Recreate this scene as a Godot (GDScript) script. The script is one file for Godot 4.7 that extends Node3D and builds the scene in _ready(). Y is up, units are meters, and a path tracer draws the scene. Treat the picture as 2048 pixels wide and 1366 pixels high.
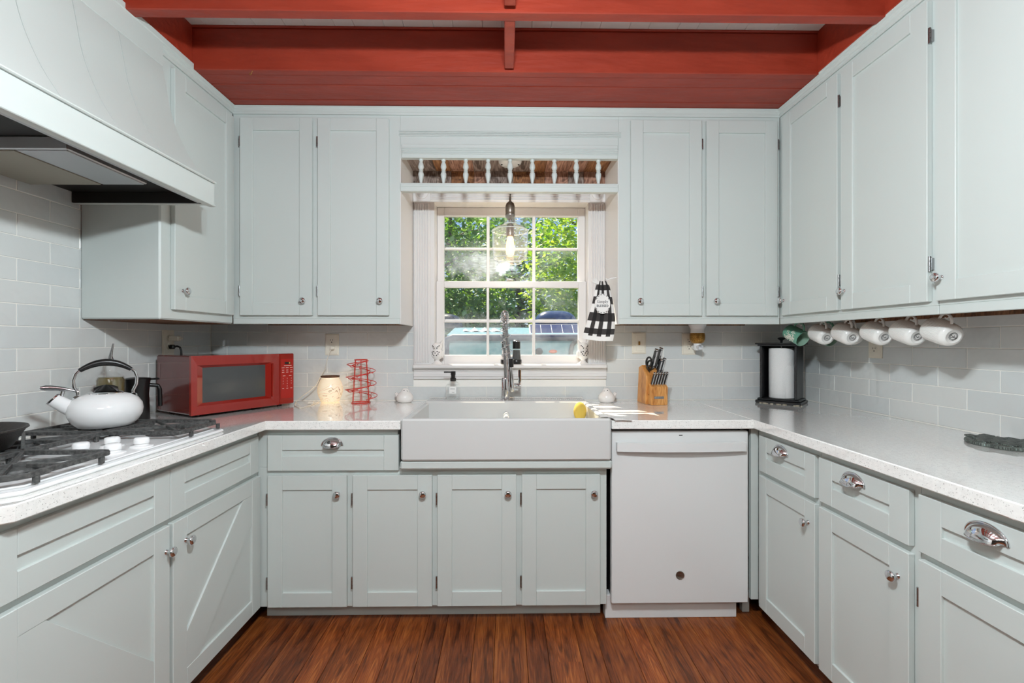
extends Node3D

# ---------------------------------------------------------------- geometry
class Geo:
	var v := PackedVector3Array()
	var n := PackedVector3Array()
	var uv := PackedVector2Array()
	var col := PackedColorArray()
	var use_col := false
	var c := Color(1, 1, 1)
	var t := Transform3D()

	func tri(a: Vector3, b: Vector3, d: Vector3, na: Vector3, nb: Vector3, nd: Vector3, ua := Vector2(), ub := Vector2(), ud := Vector2()) -> void:
		a = t * a; b = t * b; d = t * d
		na = (t.basis * na).normalized(); nb = (t.basis * nb).normalized(); nd = (t.basis * nd).normalized()
		var g := (b - a).cross(d - a)
		if g.length_squared() < 1e-16:
			return
		if g.dot(na + nb + nd) > 0.0:
			v.append_array([a, d, b]); n.append_array([na, nd, nb]); uv.append_array([ua, ud, ub])
		else:
			v.append_array([a, b, d]); n.append_array([na, nb, nd]); uv.append_array([ua, ub, ud])
		if use_col:
			col.append_array([c, c, c])

	func flat3(a: Vector3, b: Vector3, d: Vector3, out: Vector3) -> void:
		var g := (b - a).cross(d - a).normalized()
		if g.dot(out) < 0.0:
			g = -g
		tri(a, b, d, g, g, g)

	func quad(a: Vector3, b: Vector3, d: Vector3, e: Vector3, out: Vector3) -> void:
		var g := (b - a).cross(e - a).normalized()
		if g.length() < 0.5:
			g = (d - a).cross(e - a).normalized()
		if g.dot(out) < 0.0:
			g = -g
		tri(a, b, d, g, g, g, Vector2(0, 1), Vector2(1, 1), Vector2(1, 0))
		tri(a, d, e, g, g, g, Vector2(0, 1), Vector2(1, 0), Vector2(0, 0))

	# box between two corners with chamfered edges
	func box(p: Vector3, q: Vector3, b := 0.002) -> void:
		var lo := Vector3(minf(p.x, q.x), minf(p.y, q.y), minf(p.z, q.z))
		var hi := Vector3(maxf(p.x, q.x), maxf(p.y, q.y), maxf(p.z, q.z))
		var m := (lo + hi) / 2.0
		var h := (hi - lo) / 2.0
		b = minf(b, minf(h.x, minf(h.y, h.z)) * 0.7)
		var P := func(ax: int, s: Vector3) -> Vector3:
			var k := h - Vector3(b, b, b)
			k[ax] = h[ax]
			return m + k * s
		for ax in 3:
			var i := (ax + 1) % 3
			var j := (ax + 2) % 3
			for s in [-1.0, 1.0]:
				var o := Vector3(); o[ax] = s
				var cs := []
				for w in [[-1.0, -1.0], [1.0, -1.0], [1.0, 1.0], [-1.0, 1.0]]:
					var sg := Vector3(); sg[ax] = s; sg[i] = w[0]; sg[j] = w[1]
					cs.append(P.call(ax, sg))
				quad(cs[0], cs[1], cs[2], cs[3], o)
		if b < 0.0003:
			return
		for ax in 3:
			var i := (ax + 1) % 3
			var j := (ax + 2) % 3
			for si in [-1.0, 1.0]:
				for sj in [-1.0, 1.0]:
					var s0 := Vector3(); s0[ax] = -1; s0[i] = si; s0[j] = sj
					var s1 := s0; s1[ax] = 1
					var o := Vector3(); o[i] = si; o[j] = sj
					quad(P.call(i, s0), P.call(i, s1), P.call(j, s1), P.call(j, s0), o)
		for sx in [-1.0, 1.0]:
			for sy in [-1.0, 1.0]:
				for sz in [-1.0, 1.0]:
					var s := Vector3(sx, sy, sz)
					flat3(P.call(0, s), P.call(1, s), P.call(2, s), s)

	# profile of Vector2(radius, height) turned about y; outward = to the right of the walking direction (bottom to top)
	func lathe(pr: Array, seg := 24, from := 0.0, to := TAU, ribs := 0, depth := 0.0, rib_from := 0, rib_to := 0) -> void:
		var m := pr.size()
		var sn := []
		for i in m - 1:
			var e: Vector2 = pr[i + 1] - pr[i]
			sn.append(Vector2(e.y, -e.x).normalized() if e.length() > 1e-7 else Vector2())
		for i in m - 1:
			var n0: Vector2 = sn[i]
			var n1: Vector2 = sn[i]
			if n0 == Vector2():
				continue
			if i > 0 and sn[i - 1] != Vector2() and sn[i - 1].dot(sn[i]) > 0.6:
				n0 = (sn[i - 1] + sn[i]).normalized()
			if i < m - 2 and sn[i + 1] != Vector2() and sn[i + 1].dot(sn[i]) > 0.6:
				n1 = (sn[i + 1] + sn[i]).normalized()
			for k in seg:
				var a0 := from + (to - from) * k / seg
				var a1 := from + (to - from) * (k + 1) / seg
				var c0 := Vector2(cos(a0), sin(a0))
				var c1 := Vector2(cos(a1), sin(a1))
				var p00: float = pr[i].x - (depth * (0.5 + 0.5 * cos(a0 * ribs)) if ribs > 0 and i >= rib_from and i <= rib_to else 0.0)
				var p01: float = pr[i].x - (depth * (0.5 + 0.5 * cos(a1 * ribs)) if ribs > 0 and i >= rib_from and i <= rib_to else 0.0)
				var p10: float = pr[i + 1].x - (depth * (0.5 + 0.5 * cos(a0 * ribs)) if ribs > 0 and i + 1 >= rib_from and i + 1 <= rib_to else 0.0)
				var p11: float = pr[i + 1].x - (depth * (0.5 + 0.5 * cos(a1 * ribs)) if ribs > 0 and i + 1 >= rib_from and i + 1 <= rib_to else 0.0)
				var A := Vector3(p00 * c0.x, pr[i].y, p00 * c0.y)
				var B := Vector3(p01 * c1.x, pr[i].y, p01 * c1.y)
				var C := Vector3(p11 * c1.x, pr[i + 1].y, p11 * c1.y)
				var D := Vector3(p10 * c0.x, pr[i + 1].y, p10 * c0.y)
				var nA := Vector3(n0.x * c0.x, n0.y, n0.x * c0.y)
				var nB := Vector3(n0.x * c1.x, n0.y, n0.x * c1.y)
				var nC := Vector3(n1.x * c1.x, n1.y, n1.x * c1.y)
				var nD := Vector3(n1.x * c0.x, n1.y, n1.x * c0.y)
				if ribs > 0 and i >= rib_from and i + 1 <= rib_to:
					var k0 := -0.5 * depth * ribs * sin(a0 * ribs) / maxf(pr[i].x, 0.01)
					var k1 := -0.5 * depth * ribs * sin(a1 * ribs) / maxf(pr[i].x, 0.01)
					var s0 := Vector3(-c0.y, 0, c0.x) * k0
					var s1 := Vector3(-c1.y, 0, c1.x) * k1
					nA += s0; nD += s0; nB += s1; nC += s1
				var u0 := float(k) / seg
				var u1 := float(k + 1) / seg
				var v0 := 1.0 - float(i) / (m - 1)
				var v1 := 1.0 - float(i + 1) / (m - 1)
				tri(A, B, C, nA, nB, nC, Vector2(u0, v0), Vector2(u1, v0), Vector2(u1, v1))
				tri(A, C, D, nA, nC, nD, Vector2(u0, v0), Vector2(u1, v1), Vector2(u0, v1))

	func tube(pts: Array, r, seg := 8, closed := false, caps := true) -> void:
		var m := pts.size()
		var tang := []
		for i in m:
			var a: Vector3 = pts[(i - 1 + m) % m] if closed else pts[maxi(i - 1, 0)]
			var b: Vector3 = pts[(i + 1) % m] if closed else pts[mini(i + 1, m - 1)]
			var e := (b - a)
			tang.append(e.normalized() if e.length() > 1e-9 else Vector3.UP)
		var up: Vector3 = Vector3.UP if absf(tang[0].y) < 0.9 else Vector3.RIGHT
		var fr: Vector3 = up.cross(tang[0]).normalized()
		var rings := []
		var dirs := []
		for i in m:
			fr = (fr - tang[i] * fr.dot(tang[i])).normalized()
			var bi: Vector3 = tang[i].cross(fr)
			var rr: float = r[i] if r is Array else r
			var ring := []
			var dr := []
			for k in seg:
				var an := TAU * k / seg
				var d := fr * cos(an) + bi * sin(an)
				ring.append(pts[i] + d * rr); dr.append(d)
			rings.append(ring); dirs.append(dr)
		var last := m if closed else m - 1
		for i in last:
			var j := (i + 1) % m
			for k in seg:
				var l := (k + 1) % seg
				tri(rings[i][k], rings[i][l], rings[j][l], dirs[i][k], dirs[i][l], dirs[j][l])
				tri(rings[i][k], rings[j][l], rings[j][k], dirs[i][k], dirs[j][l], dirs[j][k])
		if caps and not closed:
			for k in range(1, seg - 1):
				flat3(rings[0][0], rings[0][k], rings[0][k + 1], -tang[0])
				flat3(rings[m - 1][0], rings[m - 1][k], rings[m - 1][k + 1], tang[m - 1])

	# polygon in the local xy plane pushed from z0 to z1, with chamfer b
	func prism(poly: Array, z0: float, z1: float, b := 0.0) -> void:
		var pk := PackedVector2Array(poly)
		if Geometry2D.is_polygon_clockwise(pk):
			pk.reverse()
		var m := pk.size()
		var ins := PackedVector2Array()
		for i in m:
			var e0 := (pk[i] - pk[(i - 1 + m) % m]).normalized()
			var e1 := (pk[(i + 1) % m] - pk[i]).normalized()
			var k0 := Vector2(-e0.y, e0.x)
			var k1 := Vector2(-e1.y, e1.x)
			var q := (k0 + k1)
			q = q / maxf(0.3, q.length_squared()) * 2.0
			ins.append(pk[i] + q * b)
		# is_polygon_clockwise uses y down: make sure the inset lies inside
		if b > 0.0:
			var a0 := 0.0
			var a1 := 0.0
			for i in m:
				a0 += pk[i].cross(pk[(i + 1) % m]); a1 += ins[i].cross(ins[(i + 1) % m])
			if absf(a1) > absf(a0):
				for i in m:
					ins[i] = pk[i] * 2.0 - ins[i]
		var area := 0.0
		for i in m:
			area += pk[i].cross(pk[(i + 1) % m])
		var sg := 1.0 if area > 0.0 else -1.0
		var ix := Geometry2D.triangulate_polygon(ins)
		for i in range(0, ix.size(), 3):
			for z in [z0, z1]:
				var o := Vector3(0, 0, 1 if z == z1 else -1)
				var A := ins[ix[i]]; var B := ins[ix[i + 1]]; var C := ins[ix[i + 2]]
				flat3(Vector3(A.x, A.y, z), Vector3(B.x, B.y, z), Vector3(C.x, C.y, z), o * signf(z1 - z0))
		var s := signf(z1 - z0)
		for i in m:
			var j := (i + 1) % m
			var e := pk[j] - pk[i]
			var o := Vector3(e.y, -e.x, 0).normalized() * sg
			quad(Vector3(pk[i].x, pk[i].y, z0 + s * b), Vector3(pk[j].x, pk[j].y, z0 + s * b), Vector3(pk[j].x, pk[j].y, z1 - s * b), Vector3(pk[i].x, pk[i].y, z1 - s * b), o)
			if b > 0.0:
				quad(Vector3(pk[i].x, pk[i].y, z1 - s * b), Vector3(pk[j].x, pk[j].y, z1 - s * b), Vector3(ins[j].x, ins[j].y, z1), Vector3(ins[i].x, ins[i].y, z1), o + Vector3(0, 0, s))
				quad(Vector3(pk[i].x, pk[i].y, z0 + s * b), Vector3(pk[j].x, pk[j].y, z0 + s * b), Vector3(ins[j].x, ins[j].y, z0), Vector3(ins[i].x, ins[i].y, z0), o - Vector3(0, 0, s))

	# rows of points as a smooth sheet; flip turns its outside
	func sheet(g: Array, flip := false) -> void:
		var h := g.size()
		var w: int = g[0].size()
		var nn := []
		for i in h:
			var row := []
			for j in w:
				var a: Vector3 = g[i][mini(j + 1, w - 1)] - g[i][maxi(j - 1, 0)]
				var b: Vector3 = g[mini(i + 1, h - 1)][j] - g[maxi(i - 1, 0)][j]
				var k := a.cross(b).normalized()
				row.append(-k if flip else k)
			nn.append(row)
		for i in h - 1:
			for j in w - 1:
				var u0 := float(j) / (w - 1); var u1 := float(j + 1) / (w - 1)
				var v0 := float(i) / (h - 1); var v1 := float(i + 1) / (h - 1)
				tri(g[i][j], g[i][j + 1], g[i + 1][j + 1], nn[i][j], nn[i][j + 1], nn[i + 1][j + 1], Vector2(u0, v0), Vector2(u1, v0), Vector2(u1, v1))
				tri(g[i][j], g[i + 1][j + 1], g[i + 1][j], nn[i][j], nn[i + 1][j + 1], nn[i + 1][j], Vector2(u0, v0), Vector2(u1, v1), Vector2(u0, v1))

	# flat bar of width w and height h between two points at the same level (their height is the bar's top)
	func bar(a: Vector3, b: Vector3, w: float, h: float, over := 0.0) -> void:
		var e := (b - a)
		var l := e.length()
		var keep := t
		var x := e / l
		t = t * Transform3D(Basis(x, Vector3.UP, x.cross(Vector3.UP)), a)
		box(Vector3(-over, -h, -w / 2), Vector3(l + over, 0, w / 2), 0.0018)
		t = keep

	func ball(p: Vector3, r, seg := 16, rings := 10) -> void:
		var R: Vector3 = r if r is Vector3 else Vector3(r, r, r)
		var keep := t
		t = t * Transform3D(Basis.from_scale(R), p)
		var pr := []
		for i in rings + 1:
			var a := -PI / 2 + PI * i / rings
			pr.append(Vector2(maxf(cos(a), 0.0), sin(a)))
		var at := v.size()
		lathe(pr, seg)
		t = keep
		if R.x != R.y or R.y != R.z:
			var inv := (t * Transform3D(Basis(), p)).affine_inverse()
			for i in range(at, v.size()):
				var q := inv * v[i]
				n[i] = (t.basis * (q / (R * R))).normalized()

	func done() -> ArrayMesh:
		var a := []
		a.resize(Mesh.ARRAY_MAX)
		a[Mesh.ARRAY_VERTEX] = v
		a[Mesh.ARRAY_NORMAL] = n
		a[Mesh.ARRAY_TEX_UV] = uv
		if use_col:
			a[Mesh.ARRAY_COLOR] = col
		var mesh := ArrayMesh.new()
		mesh.add_surface_from_arrays(Mesh.PRIMITIVE_TRIANGLES, a)
		return mesh

# ---------------------------------------------------------------- naming and placing
var taken := {}

func named(o: Node, called: String, parent: Node) -> void:
	var key := str(parent.get_instance_id()) + called
	var k: int = taken.get(key, 0)
	taken[key] = k + 1
	o.name = called if k == 0 else "%s_%03d" % [called, k]
	parent.add_child(o)

func put(called: String, g, m: Material, parent: Node = self) -> MeshInstance3D:
	var o := MeshInstance3D.new()
	o.mesh = g.done() if g is Geo else g
	o.material_override = m
	o.cast_shadow = GeometryInstance3D.SHADOW_CASTING_SETTING_ON
	named(o, called, parent)
	return o

func tag(o: Node, label: String, category := "", group := "") -> Node:
	o.set_meta("label", label)
	if category: o.set_meta("category", category)
	if group: o.set_meta("group", group)
	return o

func thing(called: String, label: String, category: String, at := Transform3D(), group := "") -> Node3D:
	var o := Node3D.new()
	named(o, called, self)
	o.transform = at
	tag(o, label, category, group)
	return o

func struct(called: String, g, m: Material, label: String) -> MeshInstance3D:
	var o := put(called, g, m)
	o.set_meta("kind", "structure")
	o.set_meta("label", label)
	return o

func gbox(p: Vector3, q: Vector3, b := 0.002) -> Geo:
	var g := Geo.new()
	g.box(p, q, b)
	return g

func at(x: float, y: float, d: float, turn := 0.0) -> Transform3D:
	return Transform3D(Basis(Vector3.UP, turn), Vector3(x, y, -d))

# ---------------------------------------------------------------- photograph to place
const F := 900.0
const YAW := 0.01396
const EYE := 1.255
const BACK := 2.636
const LEFT := -1.711
const RIGHT := 1.766
const TOP := 0.911

func ray(u: float, v: float) -> Vector3:
	return Vector3(cos(YAW), 0, sin(YAW)) * (u - 1024.0) / F + Vector3(0, -(v - 683.0) / F, 0) + Vector3(sin(YAW), 0, -cos(YAW))

# where the line of sight through a pixel meets the local plane z = off of a frame T, in its own axes
func lp(T: Transform3D, u: float, v: float, off := 0.0) -> Vector3:
	var n := T.basis.z.normalized()
	var p := T * Vector3(0, 0, off)
	var e := Vector3(0, EYE, 0)
	var d := ray(u, v)
	return T.affine_inverse() * (e + d * (n.dot(p - e) / n.dot(d)))

func on_back(u: float, v: float, d: float) -> Vector3:
	return at(0, 0, d) * lp(at(0, 0, d), u, v)

func on_y(u: float, v: float, y: float) -> Vector3:
	var d := ray(u, v)
	return Vector3(0, EYE, 0) + d * ((y - EYE) / d.y)

func on_x(u: float, v: float, x: float) -> Vector3:
	var d := ray(u, v)
	return Vector3(0, EYE, 0) + d * (x / d.x)

# frames whose local x runs left to right as seen from the room, z towards the room
func back_frame(x0: float, d: float, y := 0.0) -> Transform3D:
	return at(x0, y, d)

func right_frame(x: float, d_far: float, y := 0.0) -> Transform3D:
	return Transform3D(Basis(Vector3(0, 0, 1), Vector3.UP, Vector3(-1, 0, 0)), Vector3(x, y, -d_far))

func left_frame(x: float, d_near: float, y := 0.0) -> Transform3D:
	return Transform3D(Basis(Vector3(0, 0, -1), Vector3.UP, Vector3(1, 0, 0)), Vector3(x, y, -d_near))

# ---------------------------------------------------------------- materials
var M := {}

func mat(key: String, c: Color, rough := 0.5, metal := 0.0) -> StandardMaterial3D:
	var m := StandardMaterial3D.new()
	m.resource_name = key
	m.albedo_color = c
	m.roughness = rough
	m.metallic = metal
	M[key] = m
	return m

func rgb(r: int, g: int, b: int) -> Color:
	return Color8(r, g, b)

func noise(s: int, freq: float, oct := 3) -> FastNoiseLite:
	var f := FastNoiseLite.new()
	f.seed = s
	f.frequency = freq
	f.fractal_octaves = oct
	f.noise_type = FastNoiseLite.TYPE_SIMPLEX_SMOOTH
	return f

func tex(im: Image) -> ImageTexture:
	return ImageTexture.create_from_image(im)

# long grain along v; ramp from dark to light
func grain(w: int, h: int, s: int, ramp: Array, ring := 0.05, streak := 1.0) -> ImageTexture:
	var im := Image.create(w, h, false, Image.FORMAT_RGB8)
	var big := noise(s, 0.012, 3)
	var fine := noise(s + 7, 0.11, 3)
	var spot := noise(s + 13, 0.02, 2)
	for y in h:
		for x in w:
			var warp := big.get_noise_2d(x * 1.0, y * 0.12)
			var rings := sin((x * ring + warp * 5.0) * TAU) * 0.5 + 0.5
			var f := fine.get_noise_2d(x * 2.2, y * 0.09)
			var k := 0.5 + warp * 0.45 + (rings - 0.5) * 0.35 * streak + f * 0.5 * streak
			var sp := spot.get_noise_2d(x * 1.3, y * 0.35)
			k -= maxf(0.0, sp - 0.35) * 1.2
			k = clampf(k, 0.0, 0.999) * (ramp.size() - 1)
			var i := int(k)
			im.set_pixel(x, y, ramp[i].lerp(ramp[i + 1], k - i))
	im.generate_mipmaps()
	return tex(im)

func bumps(s: int, freq: float, strength: float, size := 256) -> ImageTexture:
	var f := noise(s, freq, 3)
	var im := f.get_seamless_image(size, size)
	im.convert(Image.FORMAT_RGBA8)
	im.bump_map_to_normal_map(strength)
	return tex(im)

func tri(m: StandardMaterial3D, sc: Vector3, world := false) -> StandardMaterial3D:
	m.uv1_triplanar = true
	m.uv1_world_triplanar = world
	m.uv1_scale = sc
	m.uv1_triplanar_sharpness = 8.0
	return m

func relief(m: StandardMaterial3D, t: Texture2D, k: float) -> StandardMaterial3D:
	m.normal_enabled = true
	m.normal_texture = t
	m.normal_scale = k
	return m

func speckle(s: int, base: Color, marks: Array, count: int, size := 512) -> ImageTexture:
	var im := Image.create(size, size, false, Image.FORMAT_RGB8)
	var f := noise(s, 0.03, 3)
	for y in size:
		for x in size:
			var k := 1.0 + f.get_noise_2d(x, y) * 0.03
			im.set_pixel(x, y, Color(base.r * k, base.g * k, base.b * k))
	var rng := RandomNumberGenerator.new()
	rng.seed = s
	for i in count:
		var w: int = [1, 1, 1, 2, 2, 3][rng.randi() % 6]
		im.fill_rect(Rect2i(rng.randi() % size, rng.randi() % size, w, maxi(1, w - rng.randi() % 2)), base.lerp(marks[rng.randi() % marks.size()], rng.randf_range(0.35, 0.9)))
	im.generate_mipmaps()
	return tex(im)

func mottle(s: int, a: Color, b: Color, freq := 0.02, size := 256) -> ImageTexture:
	var im := Image.create(size, size, false, Image.FORMAT_RGB8)
	var f := noise(s, freq, 4).get_seamless_image(size, size)
	for y in size:
		for x in size:
			im.set_pixel(x, y, a.lerp(b, f.get_pixel(x, y).r))
	im.generate_mipmaps()
	return tex(im)

func materials() -> void:
	var brush := bumps(3, 0.05, 4.0)
	var fineb := bumps(5, 0.2, 3.0)
	var m := mat("paint", PAINT_B, 0.42)
	m.albedo_color = PAINT_B
	m = mat("trim_white", rgb(226, 223, 221), 0.4)
	m = tri(mat("red", Color.WHITE, 0.48), Vector3(0.5, 2.2, 2.2), true)
	m.albedo_texture = mottle(17, rgb(146, 47, 28), rgb(166, 59, 38), 0.02)
	relief(m, brush, 0.2)
	m = tri(mat("ceiling_paint", rgb(230, 234, 233), 0.6), Vector3(2, 2, 2), true)
	relief(m, brush, 0.15)
	for k in 3:
		m = tri(mat("tile%d" % k, [rgb(217, 219, 217), rgb(213, 216, 215), rgb(220, 221, 218)][k], 0.13), Vector3(3.1, 3.1, 3.1), true)
		relief(m, bumps(40, 0.012, 10.0), 0.16) if k == 0 else relief(m, M["tile0"].normal_texture, 0.16)
	m = tri(mat("grout", rgb(246, 243, 236), 0.85), Vector3(8, 8, 8), true)
	relief(m, fineb, 0.4)
	m = tri(mat("quartz", Color.WHITE, 0.06), Vector3(3.2, 3.2, 3.2), true)
	m.clearcoat_enabled = true
	m.clearcoat = 1.0
	m.clearcoat_roughness = 0.03
	m.albedo_texture = speckle(21, rgb(248, 247, 243), [rgb(120, 118, 112), rgb(160, 158, 152), rgb(255, 255, 255), rgb(90, 88, 84)], 3600)
	var fl1 := grain(256, 1024, 31, [rgb(84, 42, 19), rgb(126, 66, 32), rgb(152, 86, 44), rgb(178, 112, 64)], 0.03, 0.75)
	var fl2 := grain(256, 1024, 67, [rgb(74, 38, 19), rgb(118, 62, 31), rgb(146, 80, 42), rgb(184, 118, 70)], 0.045, 0.75)
	for k in 6:
		m = tri(mat("floor%d" % k, [Color(0.96, 0.9, 0.76), Color(1, 0.95, 0.82), Color(0.9, 0.84, 0.72), Color(1.0, 0.92, 0.76), Color(0.95, 0.92, 0.8), Color(0.84, 0.78, 0.68)][k], 0.46), Vector3(3.0, 3.0, 0.6))
		m.albedo_texture = fl1 if k % 2 == 0 else fl2
		m.uv1_offset = Vector3(k * 0.37, 0, k * 0.23)
		relief(m, brush, 0.25)
	var rc := [grain(128, 512, 81, [rgb(84, 68, 60), rgb(136, 120, 112), rgb(182, 166, 156)], 0.05), grain(128, 512, 83, [rgb(88, 54, 30), rgb(138, 92, 56), rgb(182, 132, 88)], 0.05), grain(128, 512, 85, [rgb(104, 72, 58), rgb(160, 118, 98), rgb(196, 156, 134)], 0.04)]
	for k in 6:
		m = tri(mat("reclaimed%d" % k, Color.WHITE, 0.7), Vector3(4, 4, 1.2))
		m.albedo_texture = rc[k % 3]
		m.uv1_offset = Vector3(k * 0.41, k * 0.3, k * 0.17)
		relief(m, brush, 0.4)
	m = tri(mat("bamboo", Color.WHITE, 0.38), Vector3(9, 3, 9))
	m.albedo_texture = grain(128, 512, 91, [rgb(176, 112, 52), rgb(214, 150, 82), rgb(232, 178, 112)], 0.06)
	m = tri(mat("raw_wood", Color.WHITE, 0.75), Vector3(6, 6, 1))
	m.albedo_texture = grain(128, 256, 93, [rgb(70, 42, 26), rgb(110, 72, 46), rgb(140, 98, 66)], 0.05)
	mat("chrome", rgb(215, 216, 218), 0.08, 1.0)
	mat("steel", rgb(165, 165, 166), 0.25, 1.0)
	m = mat("nickel", rgb(146, 138, 128), 0.3, 1.0)
	mat("dark_metal", rgb(42, 40, 38), 0.4, 0.7)
	m = tri(mat("iron", Color.WHITE, 0.5, 0.1), Vector3(9, 9, 9))
	m.albedo_texture = mottle(23, rgb(46, 46, 46), rgb(104, 104, 102), 0.03)
	relief(m, fineb, 0.12)
	m = tri(mat("cast_iron", Color.WHITE, 0.46, 0.2), Vector3(9, 9, 9))
	m.albedo_texture = mottle(25, rgb(26, 23, 21), rgb(58, 52, 47), 0.03)
	relief(m, fineb, 0.5)
	m = tri(mat("mesh_filter", Color.WHITE, 0.5, 0.6), Vector3(60, 60, 60))
	m.albedo_texture = mottle(29, rgb(104, 98, 86), rgb(212, 206, 192), 0.12)
	mat("aluminium", rgb(186, 188, 190), 0.38, 0.7)
	mat("liner", rgb(30, 28, 26), 0.55, 0.2)
	mat("white_gloss", rgb(238, 238, 238), 0.14)
	mat("enamel", rgb(236, 236, 236), 0.09)
	mat("appliance", rgb(224, 225, 224), 0.26)
	mat("fireclay", rgb(208, 208, 206), 0.1)
	mat("plastic_white", rgb(240, 232, 216), 0.35)
	mat("black_plastic", rgb(22, 21, 21), 0.32)
	mat("black", rgb(12, 12, 12), 0.5)
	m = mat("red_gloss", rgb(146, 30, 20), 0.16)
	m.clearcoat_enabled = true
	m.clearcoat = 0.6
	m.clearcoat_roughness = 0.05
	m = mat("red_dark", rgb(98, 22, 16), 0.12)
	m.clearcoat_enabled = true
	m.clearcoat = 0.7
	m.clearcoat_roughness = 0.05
	mat("red_panel", rgb(168, 34, 27), 0.2)
	mat("red_wire", rgb(206, 40, 22), 0.3)
	mat("screen_glass", rgb(74, 76, 76), 0.12)
	m = mat("amber", rgb(230, 190, 90), 0.4)
	m.emission_enabled = true
	m.emission = rgb(240, 190, 80)
	m.emission_energy_multiplier = 0.6
	mat("print", rgb(240, 216, 204), 0.5)
	m = mat("glass", Color(0.9, 0.95, 0.95, 0.08), 0.0)
	m.transparency = BaseMaterial3D.TRANSPARENCY_ALPHA
	m = mat("clear_glass", Color(0.93, 0.96, 0.97, 0.045), 0.0)
	m.transparency = BaseMaterial3D.TRANSPARENCY_ALPHA
	m = mat("glass_edge", Color(0.9, 0.94, 0.95, 0.55), 0.05)
	m.transparency = BaseMaterial3D.TRANSPARENCY_ALPHA
	m = mat("oil", Color(0.36, 0.30, 0.04, 0.93), 0.05)
	m.transparency = BaseMaterial3D.TRANSPARENCY_ALPHA
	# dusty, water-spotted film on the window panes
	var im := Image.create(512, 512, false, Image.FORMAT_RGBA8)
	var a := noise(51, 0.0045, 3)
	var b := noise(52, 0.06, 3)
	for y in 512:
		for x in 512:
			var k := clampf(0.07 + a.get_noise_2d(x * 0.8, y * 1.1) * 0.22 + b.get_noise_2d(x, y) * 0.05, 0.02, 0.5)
			# dirt smear with the sun glare on it painted in, low in the upper sash
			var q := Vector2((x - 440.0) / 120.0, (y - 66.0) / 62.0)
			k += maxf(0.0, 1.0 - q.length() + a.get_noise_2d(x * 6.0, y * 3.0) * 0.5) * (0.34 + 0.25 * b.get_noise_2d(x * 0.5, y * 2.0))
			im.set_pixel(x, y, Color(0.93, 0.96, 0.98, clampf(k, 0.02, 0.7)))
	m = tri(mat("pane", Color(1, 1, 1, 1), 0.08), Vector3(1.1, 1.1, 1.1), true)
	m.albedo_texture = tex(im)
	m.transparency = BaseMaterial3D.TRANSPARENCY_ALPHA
	mat("ceramic", rgb(236, 232, 228), 0.14)
	m = tri(mat("mug_white", rgb(238, 236, 232), 0.18), Vector3(9, 9, 9))
	mat("mug_green", rgb(118, 176, 152), 0.2)
	mat("mug_inside", rgb(150, 180, 160), 0.25)
	mat("mug_print", rgb(240, 236, 224), 0.3)
	mat("ink", rgb(40, 40, 42), 0.5)
	mat("hole", rgb(24, 22, 20), 0.8)
	# wax warmer: cream stoneware with brown marbling, lit from inside
	im = Image.create(512, 256, false, Image.FORMAT_RGB8)
	var wa := noise(61, 0.008, 3)
	for y in 256:
		for x in 512:
			var ang := TAU * x / 512.0
			var w := wa.get_noise_3d(cos(ang) * 60, y * 1.1, sin(ang) * 60)
			var w2 := wa.get_noise_3d(cos(ang) * 40 + 200, y * 0.6, sin(ang) * 40)
			var l := absf(fposmod(y / 256.0 * 5.0 + w * 3.4 + w2 * 2.6, 1.0) - 0.5)
			var k := smoothstep(0.075, 0.015, l) * (0.25 + 0.75 * smoothstep(-0.1, 0.35, w2 + 0.1)) * smoothstep(60, 110, y)
			im.set_pixel(x, y, rgb(248, 238, 218).lerp(rgb(122, 98, 74), k))
	m = mat("marbled", Color.WHITE, 0.25)
	m.albedo_texture = tex(im)
	m.emission_enabled = true
	m.emission_texture = tex(im)
	m.emission = rgb(0, 0, 0)
	m.emission_operator = BaseMaterial3D.EMISSION_OP_MULTIPLY
	m.emission = rgb(255, 226, 178)
	m.emission_energy_multiplier = 0.34
	m = tri(mat("paper", rgb(238, 238, 236), 0.9), Vector3(14, 14, 14))
	relief(m, bumps(71, 0.06, 8.0), 0.6)
	m = tri(mat("worn_black", Color.WHITE, 0.36), Vector3(5, 5, 5))
	m.albedo_texture = mottle(73, rgb(14, 14, 15), rgb(36, 36, 38), 0.03)
	mat("worn_edge", rgb(196, 184, 160), 0.8)
	m = tri(mat("slate", Color.WHITE, 0.5), Vector3(7, 7, 14))
	m.albedo_texture = grain(128, 256, 95, [rgb(30, 32, 31), rgb(70, 76, 72), rgb(112, 118, 110), rgb(150, 178, 174)], 0.05)
	relief(m, fineb, 0.8)
	m = mat("gold", Color.WHITE, 0.35, 0.6)
	tri(m, Vector3(14, 14, 14))
	m.albedo_texture = mottle(75, rgb(120, 78, 30), rgb(214, 168, 84), 0.05)
	m = tri(mat("cloth_white", rgb(238, 236, 232), 0.95), Vector3(40, 40, 40))
	relief(m, fineb, 0.5)
	m = tri(mat("sponge", rgb(214, 184, 84), 0.95), Vector3(20, 20, 20))
	relief(m, fineb, 1.0)
	mat("handle_dark", rgb(46, 46, 48), 0.3)
	m = mat("bulb", rgb(255, 226, 170), 0.2)
	m.emission_enabled = true
	m.emission = rgb(255, 200, 120)
	m.emission_energy_multiplier = 3.0
	m = mat("bulb_white", rgb(255, 250, 240), 0.3)
	m.emission_enabled = true
	m.emission = rgb(255, 244, 226)
	m.emission_energy_multiplier = 4.0
	mat("plaster", rgb(166, 160, 150), 0.9)
	m = mat("leaf", Color.WHITE, 0.6)
	m.vertex_color_use_as_albedo = true
	m.backlight_enabled = true
	m.backlight = Color(0.75, 0.8, 0.4)
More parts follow.
